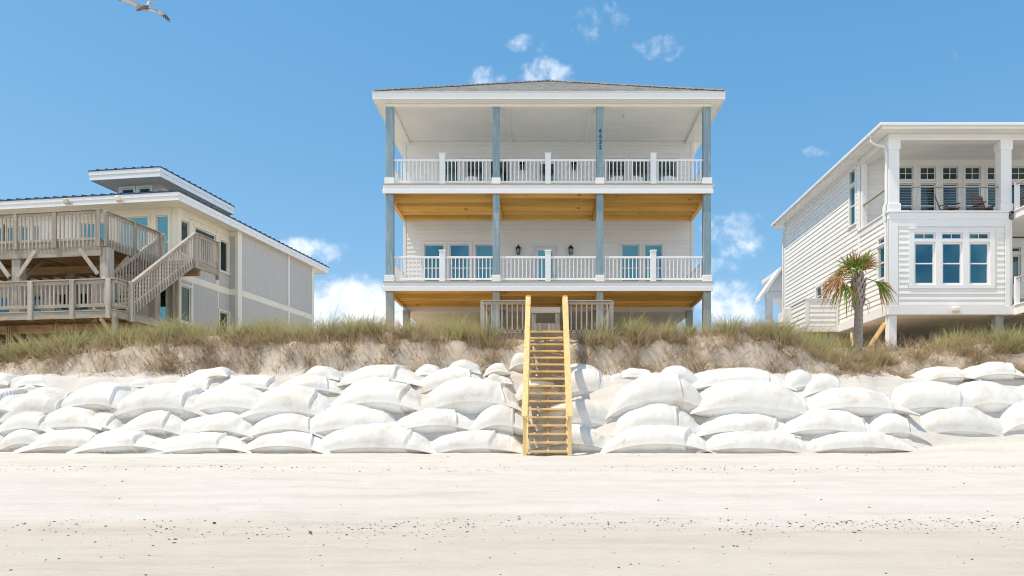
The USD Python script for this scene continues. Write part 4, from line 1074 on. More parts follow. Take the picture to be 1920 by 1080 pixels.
# triple window
m = FMB(F1)
g0, g1, h0, h1 = xr(1703), xr(1865), zr(541), zr(430)
m.box(g0, main_w[0][0] - 0.02, 0, 0.05, h0, h1, 0.006); m.box(main_w[2][1] + 0.02, g1, 0, 0.05, h0, h1, 0.006)
for i in (0, 1):
    m.box(main_w[i][1] + 0.02, main_w[i + 1][0] - 0.02, 0, 0.048, h0, h1, 0.006)
m.box(g0 - 0.03, g1 + 0.03, 0, 0.07, h1, h1 + 0.05, 0.008); m.box(g0, g1, 0, 0.052, h0 - 0.001, main_w[0][2] - 0.02, 0.006)
for a, b, z0, z1 in main_w:
    m.box(a - 0.019, b + 0.019, 0, 0.046, z1 + 0.02, tran_w[0][2] - 0.015, 0.004); m.box(a - 0.019, b + 0.019, 0, 0.046, tran_w[0][3] + 0.015, h1 - 0.001, 0.004)
m.build('window_casing', 'white_paint', rhouse)
for i, (a, b, z0, z1) in enumerate(main_w):
    window(rhouse, F1, a, b, z0, z1, 'glass', 0.0, blind=None, sash=0.05)
for a, b, z0, z1 in tran_w:
    window(rhouse, F1, a, b, z0, z1, 'glass', 0.0, hung=False, cols=2, sash=0.025)
for i, (a, b, z0, z1) in enumerate(up_main):
    window(rhouse, F2, a, b, z0, z1, 'glass_navy', 0.07, hung=True, sash=0.04, sill=False, blind='blind_white' if False else None)
for a, b, z0, z1 in up_tran:
    window(rhouse, F2, a, b, z0, z1, 'glass_dark', 0.06, hung=False, cols=2, rows=2, sash=0.035, sill=False)
for a, b, z0, z1 in low_door:
    window(rhouse, F2, a, b, z0, z1, 'glass_dark', 0.07, hung=False, sash=0.06, sill=False, name='porch_door')
for a, b, z0, z1 in low_tran:
    window(rhouse, F2, a, b, z0, z1, 'glass_dark', 0.05, hung=False, sash=0.03, sill=False)
for i, (a, b, z0, z1) in enumerate(side_ops):
    window(rhouse, FSd, a, b, z0, z1, 'glass_teal' if i < 2 else 'glass', 0.09, hung=i in (0, 2, 4, 5), sash=0.03, blind='blind_white' if i in (2, 3) else None)
# corner boards, bands, porch deck rim
m = FMB(F1)
m.box(RX - 0.04, RX + 0.28, 0.0, 0.04, RZ1t + 0.001, RZ2b - 0.001, 0.006); m.box(RXE - 0.12, RXE + 0.04, 0, 0.04, RZ1t + 0.001, RZ2b - 0.001, 0.006)
m.box(RX + 0.281, RXE - 0.121, 0, 0.036, RZ2b - 0.24, RZ2b - 0.001, 0.006)
m.build('corner_board', 'white_paint', rhouse)
m = FMB(FSd)
m.box(RYF - 0.039, RYF + 0.14, 0, 0.04, RZ1t + 0.001, RZ2b - 0.001, 0.006); m.box(RYB - 0.09, RYB + 0.16, 0, 0.04, RZ1t + 0.001, 12.0, 0.006); m.box(RYU - 0.03, RYU + 0.15, 0, 0.04, RZ2 + 0.001, 12.0, 0.006)
m.box(RYU + 0.151, RYB - 0.091, 0, 0.03, 11.86, 12.0)
m.build('corner_board', 'white_paint', rhouse)
m = MB()
m.box(RX - 0.06, RXE + 0.42, RYF - 0.055, RYF + 0.16, RZ1, RZ1t, 0.01).box(RX - 0.06, RX + 0.1, RYF + 0.161, RYB + 0.1, RZ1, RZ1t, 0.01)
m.build('skirt_band', 'white_paint', rhouse)
m = MB()
m.box(RX - 0.05, RXE, RYF - 0.05, RYF + 0.16, RZ2b, RZ2 - 0.04, 0.01).box(RX - 0.05, RX + 0.15, RYF + 0.161, RYU - 0.02, RZ2b, RZ2 - 0.04, 0.01)
m.box(RX - 0.09, RXE, RYF - 0.09, RYF + 0.16, RZ2 - 0.039, RZ2 + 0.02, 0.008).box(RX - 0.09, RX + 0.15, RYF + 0.161, RYU - 0.02, RZ2 - 0.039, RZ2 + 0.02, 0.008)
m.build('porch_rim', 'white_paint', rhouse)
y = RYF + 0.162
while y < RYU - 0.02:
    MB().box(RX + 0.151, RXE + 0.4, y, min(y + 0.139, RYU - 0.02), RZ2 - 0.05, RZ2 - 0.01).build('porch_board', 'greyed_x', rhouse)
    y += 0.144
for x0, x1, y0 in ((RX - 0.02, RX + 0.34, RYF), (xr(1877), xr(1897), RYF)):
    p = MB().box(x0, x1, y0 + 0.0, y0 + 0.34, RZ2 + 0.021, 11.77, 0.01).box(x0 - 0.04, x1 + 0.04, y0 - 0.04, y0 + 0.38, RZ2 + 0.022, RZ2 + 0.28, 0.012).box(x0 - 0.03, x1 + 0.03, y0 - 0.03, y0 + 0.37, 11.45, 11.77, 0.012).build('porch_column', 'white_paint', rhouse)
MB().box(RX, RX + 0.2, RYU - 0.2, RYU - 0.04, RZ2 + 0.02, 11.9, 0.01).build('porch_column', 'white_paint', rhouse)
# porch beam, ceiling, roof
EX, EYF, EYB, EZ = RX - 0.45, RYF - 0.45, RYB + 0.45, 12.0
m = MB().box(RX - 0.04, 21, RYF - 0.02, RYF + 0.36, 11.77, 11.98, 0.01).box(RX - 0.04, RX + 0.36, RYF + 0.361, RYU - 0.1, 11.77, 11.98, 0.01)
m.build('porch_beam', 'white_paint', rhouse)
y = EYF
while y < RYU - 0.02:
    MB().box(EX + 0.03, 21.5, y, min(y + 0.30, RYU - 0.02), 11.985, 12.0).build('ceiling_board', 'white_siding', rhouse)
    y += 0.305
MB().box(EX + 0.03, RX, RYU, EYB, 11.985, 12.0).build('soffit', 'soffit_paint', rhouse)
for x in (13.6, 15.5, 17.2):
    MB().lathe([(0.0, 11.975), (0.09, 11.975), (0.1, 11.985)], (x, 26.6, 0), 12).build('ceiling_lamp', 'white_paint', rhouse)
m = MB().box(EX, 21.5, EYF - 0.03, EYF, 11.96, 12.14, 0.004).box(EX - 0.03, EX, EYF - 0.03, EYB, 11.96, 12.14, 0.004)
m.build('fascia', 'white_paint', rhouse)
gp = [(-0.10, 12.02), (-0.10, 12.13), (-0.115, 12.13), (-0.115, 12.015), (-0.06, 11.985), (-0.03, 11.985), (-0.03, 12.0), (-0.055, 12.0)]
m = MB().box(EX - 0.13, EX - 0.031, EYF - 0.03, EYB, 12.03, 12.145, 0.02).box(EX - 0.13, 21.5, EYF - 0.12, EYF - 0.031, 12.05, 12.145, 0.02)
m.build('gutter', 'gutter_white', rhouse)
v = np.array([(EX - 0.05, EYF - 0.06, 12.146), (21.5, EYF - 0.06, 12.146), (21.5, EYB, 12.146), (EX - 0.05, EYB, 12.146), (EX + 4.4, EYF + 4.4, 13.4), (21.5, EYF + 4.4, 13.4), (21.5, EYB - 4.4, 13.4), (EX + 4.4, EYB - 4.4, 13.4)])
obj('roof', (v, np.array([(0, 1, 5), (0, 5, 4), (3, 0, 4), (3, 4, 7), (2, 3, 7), (2, 7, 6), (4, 5, 6), (4, 6, 7), (0, 2, 1), (0, 3, 2)])), 'shingle', rhouse)
dx, dyy = RX - 0.075, RYF + 0.30
for yo, yc in ((RYF - 0.02, RYF - 0.02),):
    m = MB().tube([(EX - 0.05, yo + 0.35, 12.03), (EX - 0.05, yo + 0.35, 11.85), (EX + 0.1, yo + 0.3, 11.72), (RX - 0.09, yo + 0.15, 11.58), (RX - 0.075, yo + 0.1, 11.4), (RX - 0.075, yo + 0.1, RZ2 + 0.35), (RX - 0.16, yo + 0.1, RZ2 + 0.15), (RX - 0.16, yo + 0.1, RZ2 - 0.3), (RX - 0.09, yo + 0.12, RZ2 - 0.45), (RX - 0.09, yo + 0.12, RZ1 + 0.05)], 0.042, 8)
    m.build('downspout', 'gutter_white', rhouse, smooth=40)
m = MB().tube([(EX - 0.06, EYB - 0.3, 12.02), (EX - 0.06, EYB - 0.3, 11.9), (RX - 0.1, RYB + 0.1, 11.7), (RX - 0.09, RYB + 0.1, 11.5), (RX - 0.09, RYB + 0.1, RZ1)], 0.042, 8)
m.build('downspout', 'gutter_white', rhouse, smooth=40)
# steel cable railings
def cable_rail(p0, p1, z, posts_n=1):
    p0, p1 = np.array(p0, float), np.array(p1, float)
    up = np.array([0, 0, 1.0])
    r = MB().bar([*p0[:2], z + 0.90], [*p1[:2], z + 0.90], 0.09, 0.045, 0.008).build('top_rail', 'greyed_x', rhouse)
    for k in range(9):
        h = 0.09 + 0.088 * k
        MB().tube([[*p0[:2], z + h], [*p1[:2], z + h]], 0.0032, 5).build('cable', 'cable_steel', r)
    for k in range(1, posts_n):
        q = p0 + (p1 - p0) * k / posts_n
        MB().box(q[0] - 0.03, q[0] + 0.03, q[1] - 0.03, q[1] + 0.03, z, z + 0.88, 0.004).build('rail_post', 'white_paint', r)
cable_rail((RX + 0.36, RYF + 0.15), (xr(1877), RYF + 0.15), RZ2, 1)
cable_rail((RX + 0.06, RYF + 0.36), (RX + 0.06, RYU - 0.2), RZ2, 1)
# decks thrust forward on the right edge
PX0, PY0 = 16.05, 22.6
for z, zb, under in ((RZ2, 9.05, 'white_siding'), (RZ1t + 0.02, RZ1 - 0.02, 'pine_y')):
    MB().box(PX0 - 0.04, PX0 + 0.001, PY0, RYF - 0.06 if z > 8 else RYF - 0.06, zb, z - 0.03, 0.008).box(PX0 - 0.04, 20, PY0 - 0.04, PY0 - 0.001, zb, z - 0.03, 0.008).build('deck_rim', 'white_paint', rhouse)
    MB().box(PX0 - 0.08, PX0 + 0.05, PY0 - 0.06, RYF - 0.09, z - 0.029, z + 0.015, 0.006).build('deck_edge_board', 'white_paint', rhouse)
    y = PY0 + 0.002
    while y < RYU - 0.3:
        x0 = PX0 + 0.052 if y < RYF - 0.2 else RXE + 0.45
        MB().box(x0, 20, y, y + 0.139, z - 0.045, z - 0.005).build('deck_board', 'greyed_x', rhouse)
        y += 0.144
    x = PX0 + 0.06
    while x < 20:
        MB().box(x, x + 0.045, PY0 + 0.002, RYU - 0.2, zb + 0.03, z - 0.046).build('joist', under, rhouse)
        x += 0.4
    if z > 8:
        MB().box(PX0 + 0.01, 20, PY0 + 0.002, RYU - 0.2, zb + 0.005, zb + 0.028).build('soffit', 'white_siding', rhouse)
    cable_rail((PX0 + 0.0, PY0 + 0.05), (PX0 + 0.0, RYF - 0.1), z, 2)
    MB().box(PX0 - 0.06, PX0 + 0.10, RYF - 0.17, RYF - 0.095, z + 0.016, z + 0.95, 0.006).build('rail_post', 'white_paint', rhouse)
MB().box(xr(1884), xr(1884) + 0.26, RYF + 0.0, RYF + 0.26, RZ1t + 0.03, 9.04, 0.01).build('porch_column', 'white_paint', rhouse)
# underside and piles
for k in range(18):
    y0 = RYF + 0.17 + k * 0.61
    MB().box(RX + 0.11, 19.9, y0, y0 + 0.60, RZ1 + 0.02, RZ1 + 0.06).build('underside_board', 'tan_board', rhouse)
for i, (x, y, mat_) in enumerate(((RX + 0.13, RYF + 0.18, 'white_paint'), (RX + 0.15, 28.7, 'pile_grey'), (RX + 0.15, 32.0, 'pile_grey'), (RX + 0.15, 35.8, 'pile_grey'), (15.6, RYF + 0.2, 'pile_grey'), (15.6, 29.0, 'pile_grey'), (15.6, 33.0, 'pile_grey'))):
    MB().box(x - 0.14, x + 0.14, y - 0.14, y + 0.14, 3.6, RZ1 + 0.019 if i else RZ1 - 0.001, 0.015).build('pile', mat_, rhouse)
for p0, p1 in (((RX - 0.02, RYF + 0.3, 5.55), (11.25, 27.0, 4.1)), ((RX + 0.0, 28.7, 5.55), (11.4, 27.2, 4.1)), ((11.0, 30.0, 5.2), (11.3, 28.6, 4.0))):
    MB().bar(p0, p1, 0.06, 0.16, 0.006).build('brace', 'new_pine_z', rhouse)
for k in range(6):
    MB().box(RX - 0.2, 18, 36.2, 36.23, 4.2 + 0.27 * k, 4.2 + 0.27 * k + 0.26).build('skirt_board', 'tan_board', rhouse)
m = MB(); m.lathe([(0.0, 0.0), (0.08, 0.01), (0.12, 0.06), (0.13, 0.14), (0.06, 0.2), (0.0, 0.2)], (xr(1786), RYF - 0.2, 5.86), 12); m.box(xr(1786) - 0.06, xr(1786) + 0.2, RYF - 0.12, RYF - 0.056, 5.9, 6.02, 0.01)
m.build('flood_lamp', 'cream_paint', rhouse)
# boxed entry landing on the side
BX, BY0, BY1 = 10.47, 29.8, 33.4
FB_, FBs = framer((0, BY0, 0), (1, 0, 0), (0, -1, 0)), framer((BX, 0, 0), (0, 1, 0), (-1, 0, 0))
bz0, bz1 = 5.82, 7.12
bx = MB().box(BX, RX - 0.06, BY0, BY0 + 0.1, bz0 + 0.2, bz1).box(BX, BX + 0.1, BY0 + 0.1, 31.75, bz0 + 0.2, bz1).box(BX, BX + 0.1, 32.3, BY1, bz0 + 0.2, bz1).box(BX, RX - 0.06, BY0 + 0.1, BY1, bz0 + 0.02, bz0 + 0.199).build('entry_landing', 'white_siding', rhouse)
siding(bx, FB_, BX + 0.10, RX - 0.16, bz0 + 0.22, bz1 - 0.10, [], 'white_siding', 0.19, th=0.034)
siding(bx, FBs, BY0 + 0.10, 31.6, bz0 + 0.22, bz1 - 0.04, [], 'white_siding', 0.19, th=0.034)
siding(bx, FBs, 32.5, BY1 - 0.1, bz0 - 0.5, bz1 - 0.3, [], 'white_siding', 0.19, th=0.034)
MB().box(BX - 0.03, BX + 0.09, BY0 - 0.04, BY0 - 0.001, bz0 + 0.2, bz1).box(RX - 0.15, RX - 0.062, BY0 - 0.04, BY0 - 0.001, bz0 + 0.2, bz1).box(BX + 0.091, RX - 0.151, BY0 - 0.036, BY0 - 0.001, bz1 - 0.1, bz1).box(BX - 0.035, RX - 0.061, BY0 - 0.045, BY0 - 0.001, bz0, bz0 + 0.199).box(BX - 0.035, BX - 0.001, BY0, BY1, bz0, bz0 + 0.199).box(BX - 0.05, RX - 0.061, BY0 - 0.06, BY0 + 0.14, bz1 + 0.001, bz1 + 0.04).box(BX - 0.05, BX + 0.14, BY0 + 0.141, 31.7, bz1 + 0.001, bz1 + 0.04).build('landing_trim', 'white_paint', bx)
for y in (31.62, 32.38):
    MB().box(BX - 0.08, BX + 0.14, y - 0.1, y + 0.1, 4.4, bz1 + 0.06, 0.01).build('gate_post', 'white_paint', bx)
MB().box(BX + 0.2, BX + 0.4, BY0 + 0.3, BY0 + 0.5, 4.0, bz0 + 0.02, 0.01).build('pile', 'pile_grey', rhouse)
MB().box(RX - 0.35, RX - 0.15, BY0 + 0.1, BY0 + 0.3, 4.0, bz0 + 0.02, 0.01).build('pile', 'pile_grey', rhouse)
MB().box(BX + 0.05, RX - 0.1, BY0 + 0.15, BY1 - 0.1, bz0 - 0.03, bz0 + 0.018).build('landing_underside', 'pine_x', rhouse)
# gabled back porch roof behind
gx, gz, gy = X_(1466, 38.0), Z_(499, 38.0), 38.0
lx, lz = X_(1425, 38.0), Z_(556, 38.0)
def sl_(a, b, y0, y1, t, name, mat):
    (x0, z0), (x1, z1) = a, b
    MB().prism([(x0, z0), (x1, z1), (x1, z1 - t), (x0, z0 - t)], 1, y0, y1).build(name, mat, rhouse)
sl_((lx, lz), (gx, gz), gy, gy + 0.9, 0.20, 'porch_roof', 'white_paint')
sl_((gx, gz), (2 * gx - lx, lz), gy, gy + 3.5, 0.20, 'porch_roof', 'white_paint')
MB().prism([(lx + 0.5, lz + 0.32), (gx, gz - 0.22), (2 * gx - lx - 0.5, lz + 0.32)], 1, gy + 0.3, gy + 0.36).build('porch_gable', 'white_siding', rhouse)
MB().box(lx + 0.35, 2 * gx - lx, gy + 0.25, gy + 0.45, lz - 0.05, lz + 0.30, 0.01).build('porch_beam', 'white_paint', rhouse)
MB().box(X_(1440, gy), X_(1452, gy), gy + 0.2, gy + 0.5, 4.0, lz - 0.05, 0.01).build('porch_column', 'white_paint', rhouse)

# ------------------------------------------------------------------ porch furniture
def deck_chair(x, y, z, rot, mat, label, group=None):
    t = thing('porch_chair', label, 'chair', (x, y, z), rot, group)
    m = MB()
    for k in range(5):
        m.box(-0.26, 0.26, -0.26 + k * 0.105, -0.17 + k * 0.105, 0.40 - 0.018 * k, 0.42 - 0.018 * k)
    m.build('seat', mat, t)
    for k in range(5):
        xx = -0.24 + k * 0.10
        MB().bar((xx + 0.04, 0.24, 0.30), (xx + 0.04, 0.50, 1.08 + 0.04 * (1 - abs(k - 2) / 2)), 0.085, 0.018, 0.003, up=(0, -1, 0.3)).build('back_slat', mat, t)
    for sx in (-1, 1):
        MB().box(sx * 0.30 - 0.05, sx * 0.30 + 0.05, -0.32, 0.36, 0.60, 0.625, 0.006).build('arm', mat, t)
        MB().bar((sx * 0.29, -0.26, 0.0), (sx * 0.29, -0.26, 0.60), 0.03, 0.08).build('leg', mat, t)
        MB().bar((sx * 0.27, 0.42, 0.0), (sx * 0.27, 0.10, 0.60), 0.03, 0.08).build('leg', mat, t)
        MB().bar((sx * 0.27, -0.28, 0.40), (sx * 0.27, 0.36, 0.28), 0.03, 0.09).build('side_rail', mat, t)
    return t
for px, lab in ((882, 'white slatted porch chair left of the second post on the upper balcony'), (1152, 'white slatted porch chair just right of the numbered post'), (1200, 'white slatted porch chair left of the last rail post on the upper balcony'), (1247, 'white slatted porch chair beyond the last rail post on the upper balcony'), (1268, 'white slatted porch chair nearest the right end of the upper balcony')):
    deck_chair(X_(px, 28.6), 28.4, Z2 + 0.001, rng.uniform(-18, 18), 'white_paint', lab, 'white chairs on the upper balcony')
deck_chair(X_(1913, 26.6), 26.6, RZ1t + 0.016, -35, 'white_paint', 'white slatted chair on the lower right deck behind the cable railing')
deck_chair(X_(1782, 26.9), 26.9, RZ2 - 0.009, 60, 'chair_brown', 'dark sling chair by the middle porch windows of the clapboard house')
deck_chair(X_(1850, 26.7), 26.7, RZ2 - 0.009, 10, 'chair_brown', 'brown wooden chair beside the second column of the corner porch')
deck_chair(X_(1914, 26.9), 26.9, RZ2 + 0.011, -40, 'chair_brown', 'dark chair on the upper right deck behind the slanting cable railing')

# ------------------------------------------------------------------ the wall of white sandbags
BAGROWS = {
 'bottom row': [(-45, 36, 810, 841), (14, 106, 806, 846), (60, 208, 807, 847), (154, 328, 811, 852), (284, 470, 814, 853), (464, 620, 811, 853), (592, 808, 800, 855), (786, 988, 805, 853), (980, 1140, 803, 852), (1138, 1326, 800, 851), (1318, 1514, 804, 850), (1496, 1690, 808, 847), (1655, 1712, 818, 842)],
 'second row': [(-62, 30, 783, 811), (11, 127, 775, 819), (84, 204, 768, 815), (160, 240, 778, 814), (226, 362, 776, 819), (344, 482, 777, 823), (474, 614, 778, 827), (576, 746, 767, 824), (742, 890, 772, 818), (884, 1010, 768, 822), (1000, 1162, 760, 823), (1158, 1310, 766, 813), (1306, 1470, 774, 817), (1468, 1634, 771, 822), (1616, 1716, 778, 824), (1702, 1880, 772, 829), (1866, 1985, 762, 829)],
 'third row': [(-55, 64, 738, 785), (22, 144, 737, 796), (124, 252, 730, 777), (222, 398, 732, 789), (364, 518, 731, 789), (459, 630, 736, 804), (628, 794, 725, 781), (776, 980, 722, 789), (965, 1060, 716, 772), (1050, 1146, 703, 768), (1148, 1312, 711, 788), (1308, 1516, 725, 798), (1506, 1684, 738, 784), (1658, 1832, 728, 792), (1784, 1916, 725, 784), (1900, 1990, 727, 777)],
 'top row': [(-42, 26, 703, 728), (38, 94, 708, 729), (42, 80, 726, 741), (244, 285, 715, 732), (326, 418, 709, 747), (364, 430, 692, 713), (412, 530, 708, 739), (522, 646, 707, 744), (566, 636, 693, 722), (644, 790, 693, 727), (646, 770, 709, 743), (776, 905, 700, 743), (780, 824, 687, 712), (842, 898, 682, 705), (912, 950, 684, 704), (913, 957, 704, 721), (958, 1000, 667, 701), (868, 902, 704, 719), (1058, 1128, 688, 714), (1145, 1172, 705, 719), (1168, 1218, 692, 710), (1240, 1312, 694, 738), (1300, 1466, 696, 733), (1470, 1530, 703, 742), (1500, 1580, 707, 753), (1728, 1814, 690, 714), (1814, 1908, 685, 714)],
}


def sandbag(cx, cy, cz, L, H, D, droop, lean, tilt, seam, seed, yaw=0.0):
    r = np.random.default_rng(seed)
    nu, nv = 150, 26
    u = np.sin(np.linspace(-1, 1, nu) * math.pi / 2) * 0.55 + np.linspace(-1, 1, nu) * 0.45
    v = np.cos(np.linspace(0, math.pi, nv))
    U, V = np.meshgrid(u, v, indexing='ij')
    pu, pv = r.uniform(2.0, 3.0), r.uniform(2.0, 2.7)
    asym = r.uniform(-0.14, 0.14)
    Us = np.clip(U + asym * (1 - U * U), -1, 1)
    th = np.clip(1 - np.abs(Us) ** pu, 0, 1) ** 0.72 * np.clip(1 - np.abs(V) ** pv, 0, 1) ** 0.60
    ph = r.uniform(0, 50)
    lo = meshkit.fbm(np.stack([U * L * 0.9 + ph, V * D * 1.3, np.full_like(U, ph)], -1), 3, seed) - 0.5
    pleat = (meshkit.noise(np.stack([U * 2.0 + ph, V * 9.0, np.full_like(U, 1.0 + ph)], -1), seed + 3) - 0.5)
    fold = (meshkit.fbm(np.stack([U * L * 3.4 + 1.5 * V, V * 2.2 + ph, np.full_like(U, ph)], -1), 3, seed + 5) - 0.5)
    out = []
    for side in (1, -1):
        t = th * (H * (1.0 if side > 0 else 1.02))
        edge = np.clip(th * 3, 0, 1)
        d = lo * 0.22 + fold * 0.17 * (0.35 + U * U) + pleat * 0.24 * np.abs(U) ** 2.2
        t = t * (1 + 0.0 * U) + d * edge * 0.55 * side * (1 if side > 0 else 0.5)
        for (s_, w_, amp) in seam:
            su = s_ + w_ * V + 0.03 * np.sin(V * 5 + ph)
            e = (U - su)
            t = t - amp * edge / (1 + np.exp(-np.clip(e / 0.009, -40, 40))) - amp * 0.9 * edge * np.exp(-(e / 0.016) ** 2) + amp * 0.7 * edge * np.exp(-((e + 0.035) / 0.02) ** 2)
        z = side * np.maximum(t, 0.0)
        z = z + 0.012 * side * (np.abs(V) < 0.999)
        x = U * L / 2 * (1 + 0.035 * np.abs(V) ** 3) - 0.03 * L * np.sign(U) * np.abs(U) ** 6 * (1 - V * V)
        y = -V * D * (0.92 + 0.10 * np.abs(U) ** 4) 
        out.append(np.stack([x, y, z], -1))
    top, bot = out
    for a in (top, bot):                                      # sewn hem along the seaward edge
        a[:, 0, 1] -= 0.035; a[:, 0, 2] -= 0.02
    rim = (U ** 2 >= 0.99999) | (np.abs(V) > 0.9999)
    mid = (top + bot) / 2
    top[rim] = mid[rim] + [0, 0, 0.006]; bot[rim] = mid[rim] - [0, 0, 0.006]
    for a in (top, bot):
        uu = a[..., 0] / (L / 2)
        a[..., 2] += -droop * np.abs(uu) ** 2.1 + lean * uu + droop * 0.3
        a[..., 2] += (meshkit.noise(np.stack([uu * 1.3 + ph, a[..., 1] * 0.8, np.full_like(uu, 7.0)], -1), seed + 9) - 0.5) * 0.09
    i = np.arange(nu * nv).reshape(nu, nv)
    q = np.stack([i[:-1, :-1], i[1:, :-1], i[1:, 1:], i[:-1, 1:]], -1).reshape(-1, 4)
    n = nu * nv
    f = [q[:, ::-1], q + n]
    e = np.concatenate([i[:, 0], i[-1, 1:], i[-2::-1, -1], i[0, -2:0:-1]])
    e2 = np.roll(e, -1)
    f.append(np.stack([e, e2, e2 + n, e + n], 1))
    P = np.concatenate([top.reshape(-1, 3), bot.reshape(-1, 3)])
    ca, sa = math.cos(tilt), math.sin(tilt)
    P = np.stack([P[:, 0], P[:, 1] * ca - P[:, 2] * sa, P[:, 1] * sa + P[:, 2] * ca], 1)
    cy_, sy_ = math.cos(yaw), math.sin(yaw)
    P = np.stack([P[:, 0] * cy_ - P[:, 1] * sy_, P[:, 0] * sy_ + P[:, 1] * cy_, P[:, 2]], 1)
    return P + [cx, cy, cz], np.vstack(f)


ORD = ['', 'second ', 'third ', 'fourth ', 'fifth ', 'sixth ', 'seventh ', 'eighth ', 'ninth ', 'tenth ', 'eleventh ', 'twelfth ', 'thirteenth ', 'fourteenth ', 'fifteenth ', 'sixteenth ', 'seventeenth ', 'eighteenth ', 'nineteenth ', 'twentieth ']
ADJ = {'bottom row': 'bulging white', 'second row': 'draped white', 'third row': 'plump white', 'top row': 'half-buried white'}
seed = 100
for row, bags in BAGROWS.items():
    mids_ = [(b[0] + b[1]) / 2 for b in bags]
    left = sorted([i for i in range(len(bags)) if mids_[i] < 985], key=lambda i: -mids_[i])
    right = sorted([i for i in range(len(bags)) if mids_[i] > 1066], key=lambda i: mids_[i])
    for i, (x0, x1, yt, yb) in enumerate(bags):
        seed += 1
        r = np.random.default_rng(seed)
        Y = 19.5
        for _ in range(12):
            z = Z_((yt + yb) / 2, Y); x = X_((x0 + x1) / 2, Y)
            Y = 19.28 + band_off(x) * 0.98 + (z - 1.3) * 0.66 + (0.22 if row == 'top row' else 0)
        L = (x1 - x0) / F * Y * 1.17; Ht = (yb - yt) / F * Y
        small = L < 1.3
        D = min(0.66, 0.30 * L + 0.12) if not small else 0.36 * L + 0.05
        if row == 'top row':
            D *= 0.8; Y -= 0.02
        if x0 < 1078 and x1 > 972:                          # clear of the flight of stairs
            if x0 > 940:
                D = min(D, 0.46)
                Y = max(Y, SB[0] + (Z_((yt + yb) / 2, Y) - SB[1]) * dy / dz + D + 0.26)
            else:
                x1 -= 14; Y += 0.08
            L = (x1 - x0) / F * Y * 1.14; Ht = (yb - yt) / F * Y
        droop = Ht * r.uniform(0.28, 0.46) * (0.7 if small else 1)
        H = (Ht - droop * 0.5) / 1.9 * 1.30
        lean = Ht * (r.uniform(0.02, 0.20) if x < -0.5 else r.uniform(-0.16, 0.05)) 
        seam = []
        if not small:
            if r.random() < 0.75:
                seam.append((r.uniform(0.42, 0.72), r.uniform(-0.20, 0.05), r.uniform(0.04, 0.06)))
            if r.random() < 0.22:
                seam.append((r.uniform(-0.65, -0.4), r.uniform(-0.08, 0.08), 0.010))
        if i in left:
            side, k = 'left', left.index(i)
        elif i in right:
            side, k = 'right', right.index(i)
        else:
            side = None
        lab = f'{ADJ[row]} sandbag in {row}, {ORD[k]}to the {side} of the wooden stairs' if side else f'{ADJ[row]} sandbag in {row}, directly behind the wooden stairs'
        if side and k == 0:
            lab = f'{ADJ[row]} sandbag in {row}, next to the wooden stairs on the {side}'
        obj('sandbag', sandbag(X_((x0 + x1) / 2, Y), Y, Z_((yt + yb) / 2, Y), L, H, D, droop, lean, math.radians(r.uniform(8, 19)), seam, seed, r.uniform(-0.05, 0.05)), 'bag_cloth', None, lab, 'sandbag', 'white sandbags stacked against the dune', smooth=True)


# ------------------------------------------------------------------ grass on the dune
def blades(base, head, th0, kap, L, w, segs=3):
    n = len(base)
    ss = np.linspace(0, 1, segs + 1)
    p = base.copy(); pts = [p.copy()]
    for k in range(segs):
        a = th0 + kap * (ss[k] + ss[k + 1]) / 2
        d = np.stack([np.sin(a) * np.cos(head), np.sin(a) * np.sin(head), np.cos(a)], 1)
        p = p + d * (L / segs)[:, None]; pts.append(p.copy())
    tw = rng.uniform(0, 2 * math.pi, n)
    side = np.stack([np.cos(tw), np.sin(tw) * 0.6, np.zeros(n)], 1)
    V = []
    for k in range(segs):
        ww = (w * (1 - ss[k] ** 1.4) / 2)[:, None]
        V += [pts[k] - side * ww, pts[k] + side * ww]
    V.append(pts[segs])
    m = 2 * segs + 1
    V = np.stack(V, 1).reshape(-1, 3)
    off = np.arange(n)[:, None] * m
    F_ = []
    for k in range(segs - 1):
        a = 2 * k
        F_ += [off + np.array([a, a + 1, a + 3]), off + np.array([a, a + 3, a + 2])]
    a = 2 * (segs - 1)
    F_.append(off + np.array([a, a + 1, a + 2]))
    return V, np.vstack(F_)


def clump_blades(cx, cy, n, spread, Lr, wr, th0, kap, head_bias=None, zoff=-0.03):
    """n blades round each clump centre"""
    N = len(cx)
    ang = rng.uniform(0, 2 * math.pi, (N, n)); rad = spread * np.sqrt(rng.random((N, n)))
    bx_ = cx[:, None] + rad * np.cos(ang); by_ = cy[:, None] + rad * np.sin(ang)
    bz_ = ground_z(bx_.ravel(), by_.ravel()) + zoff
    base = np.stack([bx_.ravel(), by_.ravel(), bz_], 1)
    head = ang.ravel() + rng.normal(0, 0.7, N * n)
    if head_bias is not None:
        head = np.where(rng.random(N * n) < head_bias[1], head_bias[0] + rng.normal(0, 0.7, N * n), head)
    scale = np.repeat(rng.uniform(0.7, 1.25, N), n)
    L = rng.uniform(*Lr, N * n) * scale
    return base, head, rng.uniform(*th0, N * n), rng.uniform(*kap, N * n), L, rng.uniform(*wr, N * n)


def scarp(x):
    w = 0.55 * (meshkit.fbm(np.stack([x * 0.45, np.zeros_like(x), np.zeros_like(x)], -1), 3, 21) - 0.5)
    return 19.25 + band_off(x) + w


def keep_mask(x, y, scale, thr, sd):
    return meshkit.fbm(np.stack([x * scale, y * scale, np.zeros_like(x)], -1), 3, sd) > thr


stair_gap = lambda x, y: (np.abs(x - 0.08) > 0.95) | (y > 25.2)
land_gap = lambda x, y: ~((x > -1.9) & (x < 2.05) & (y > 22.6) & (y < 25.0)) | (rng.random(len(x)) < 0.10)
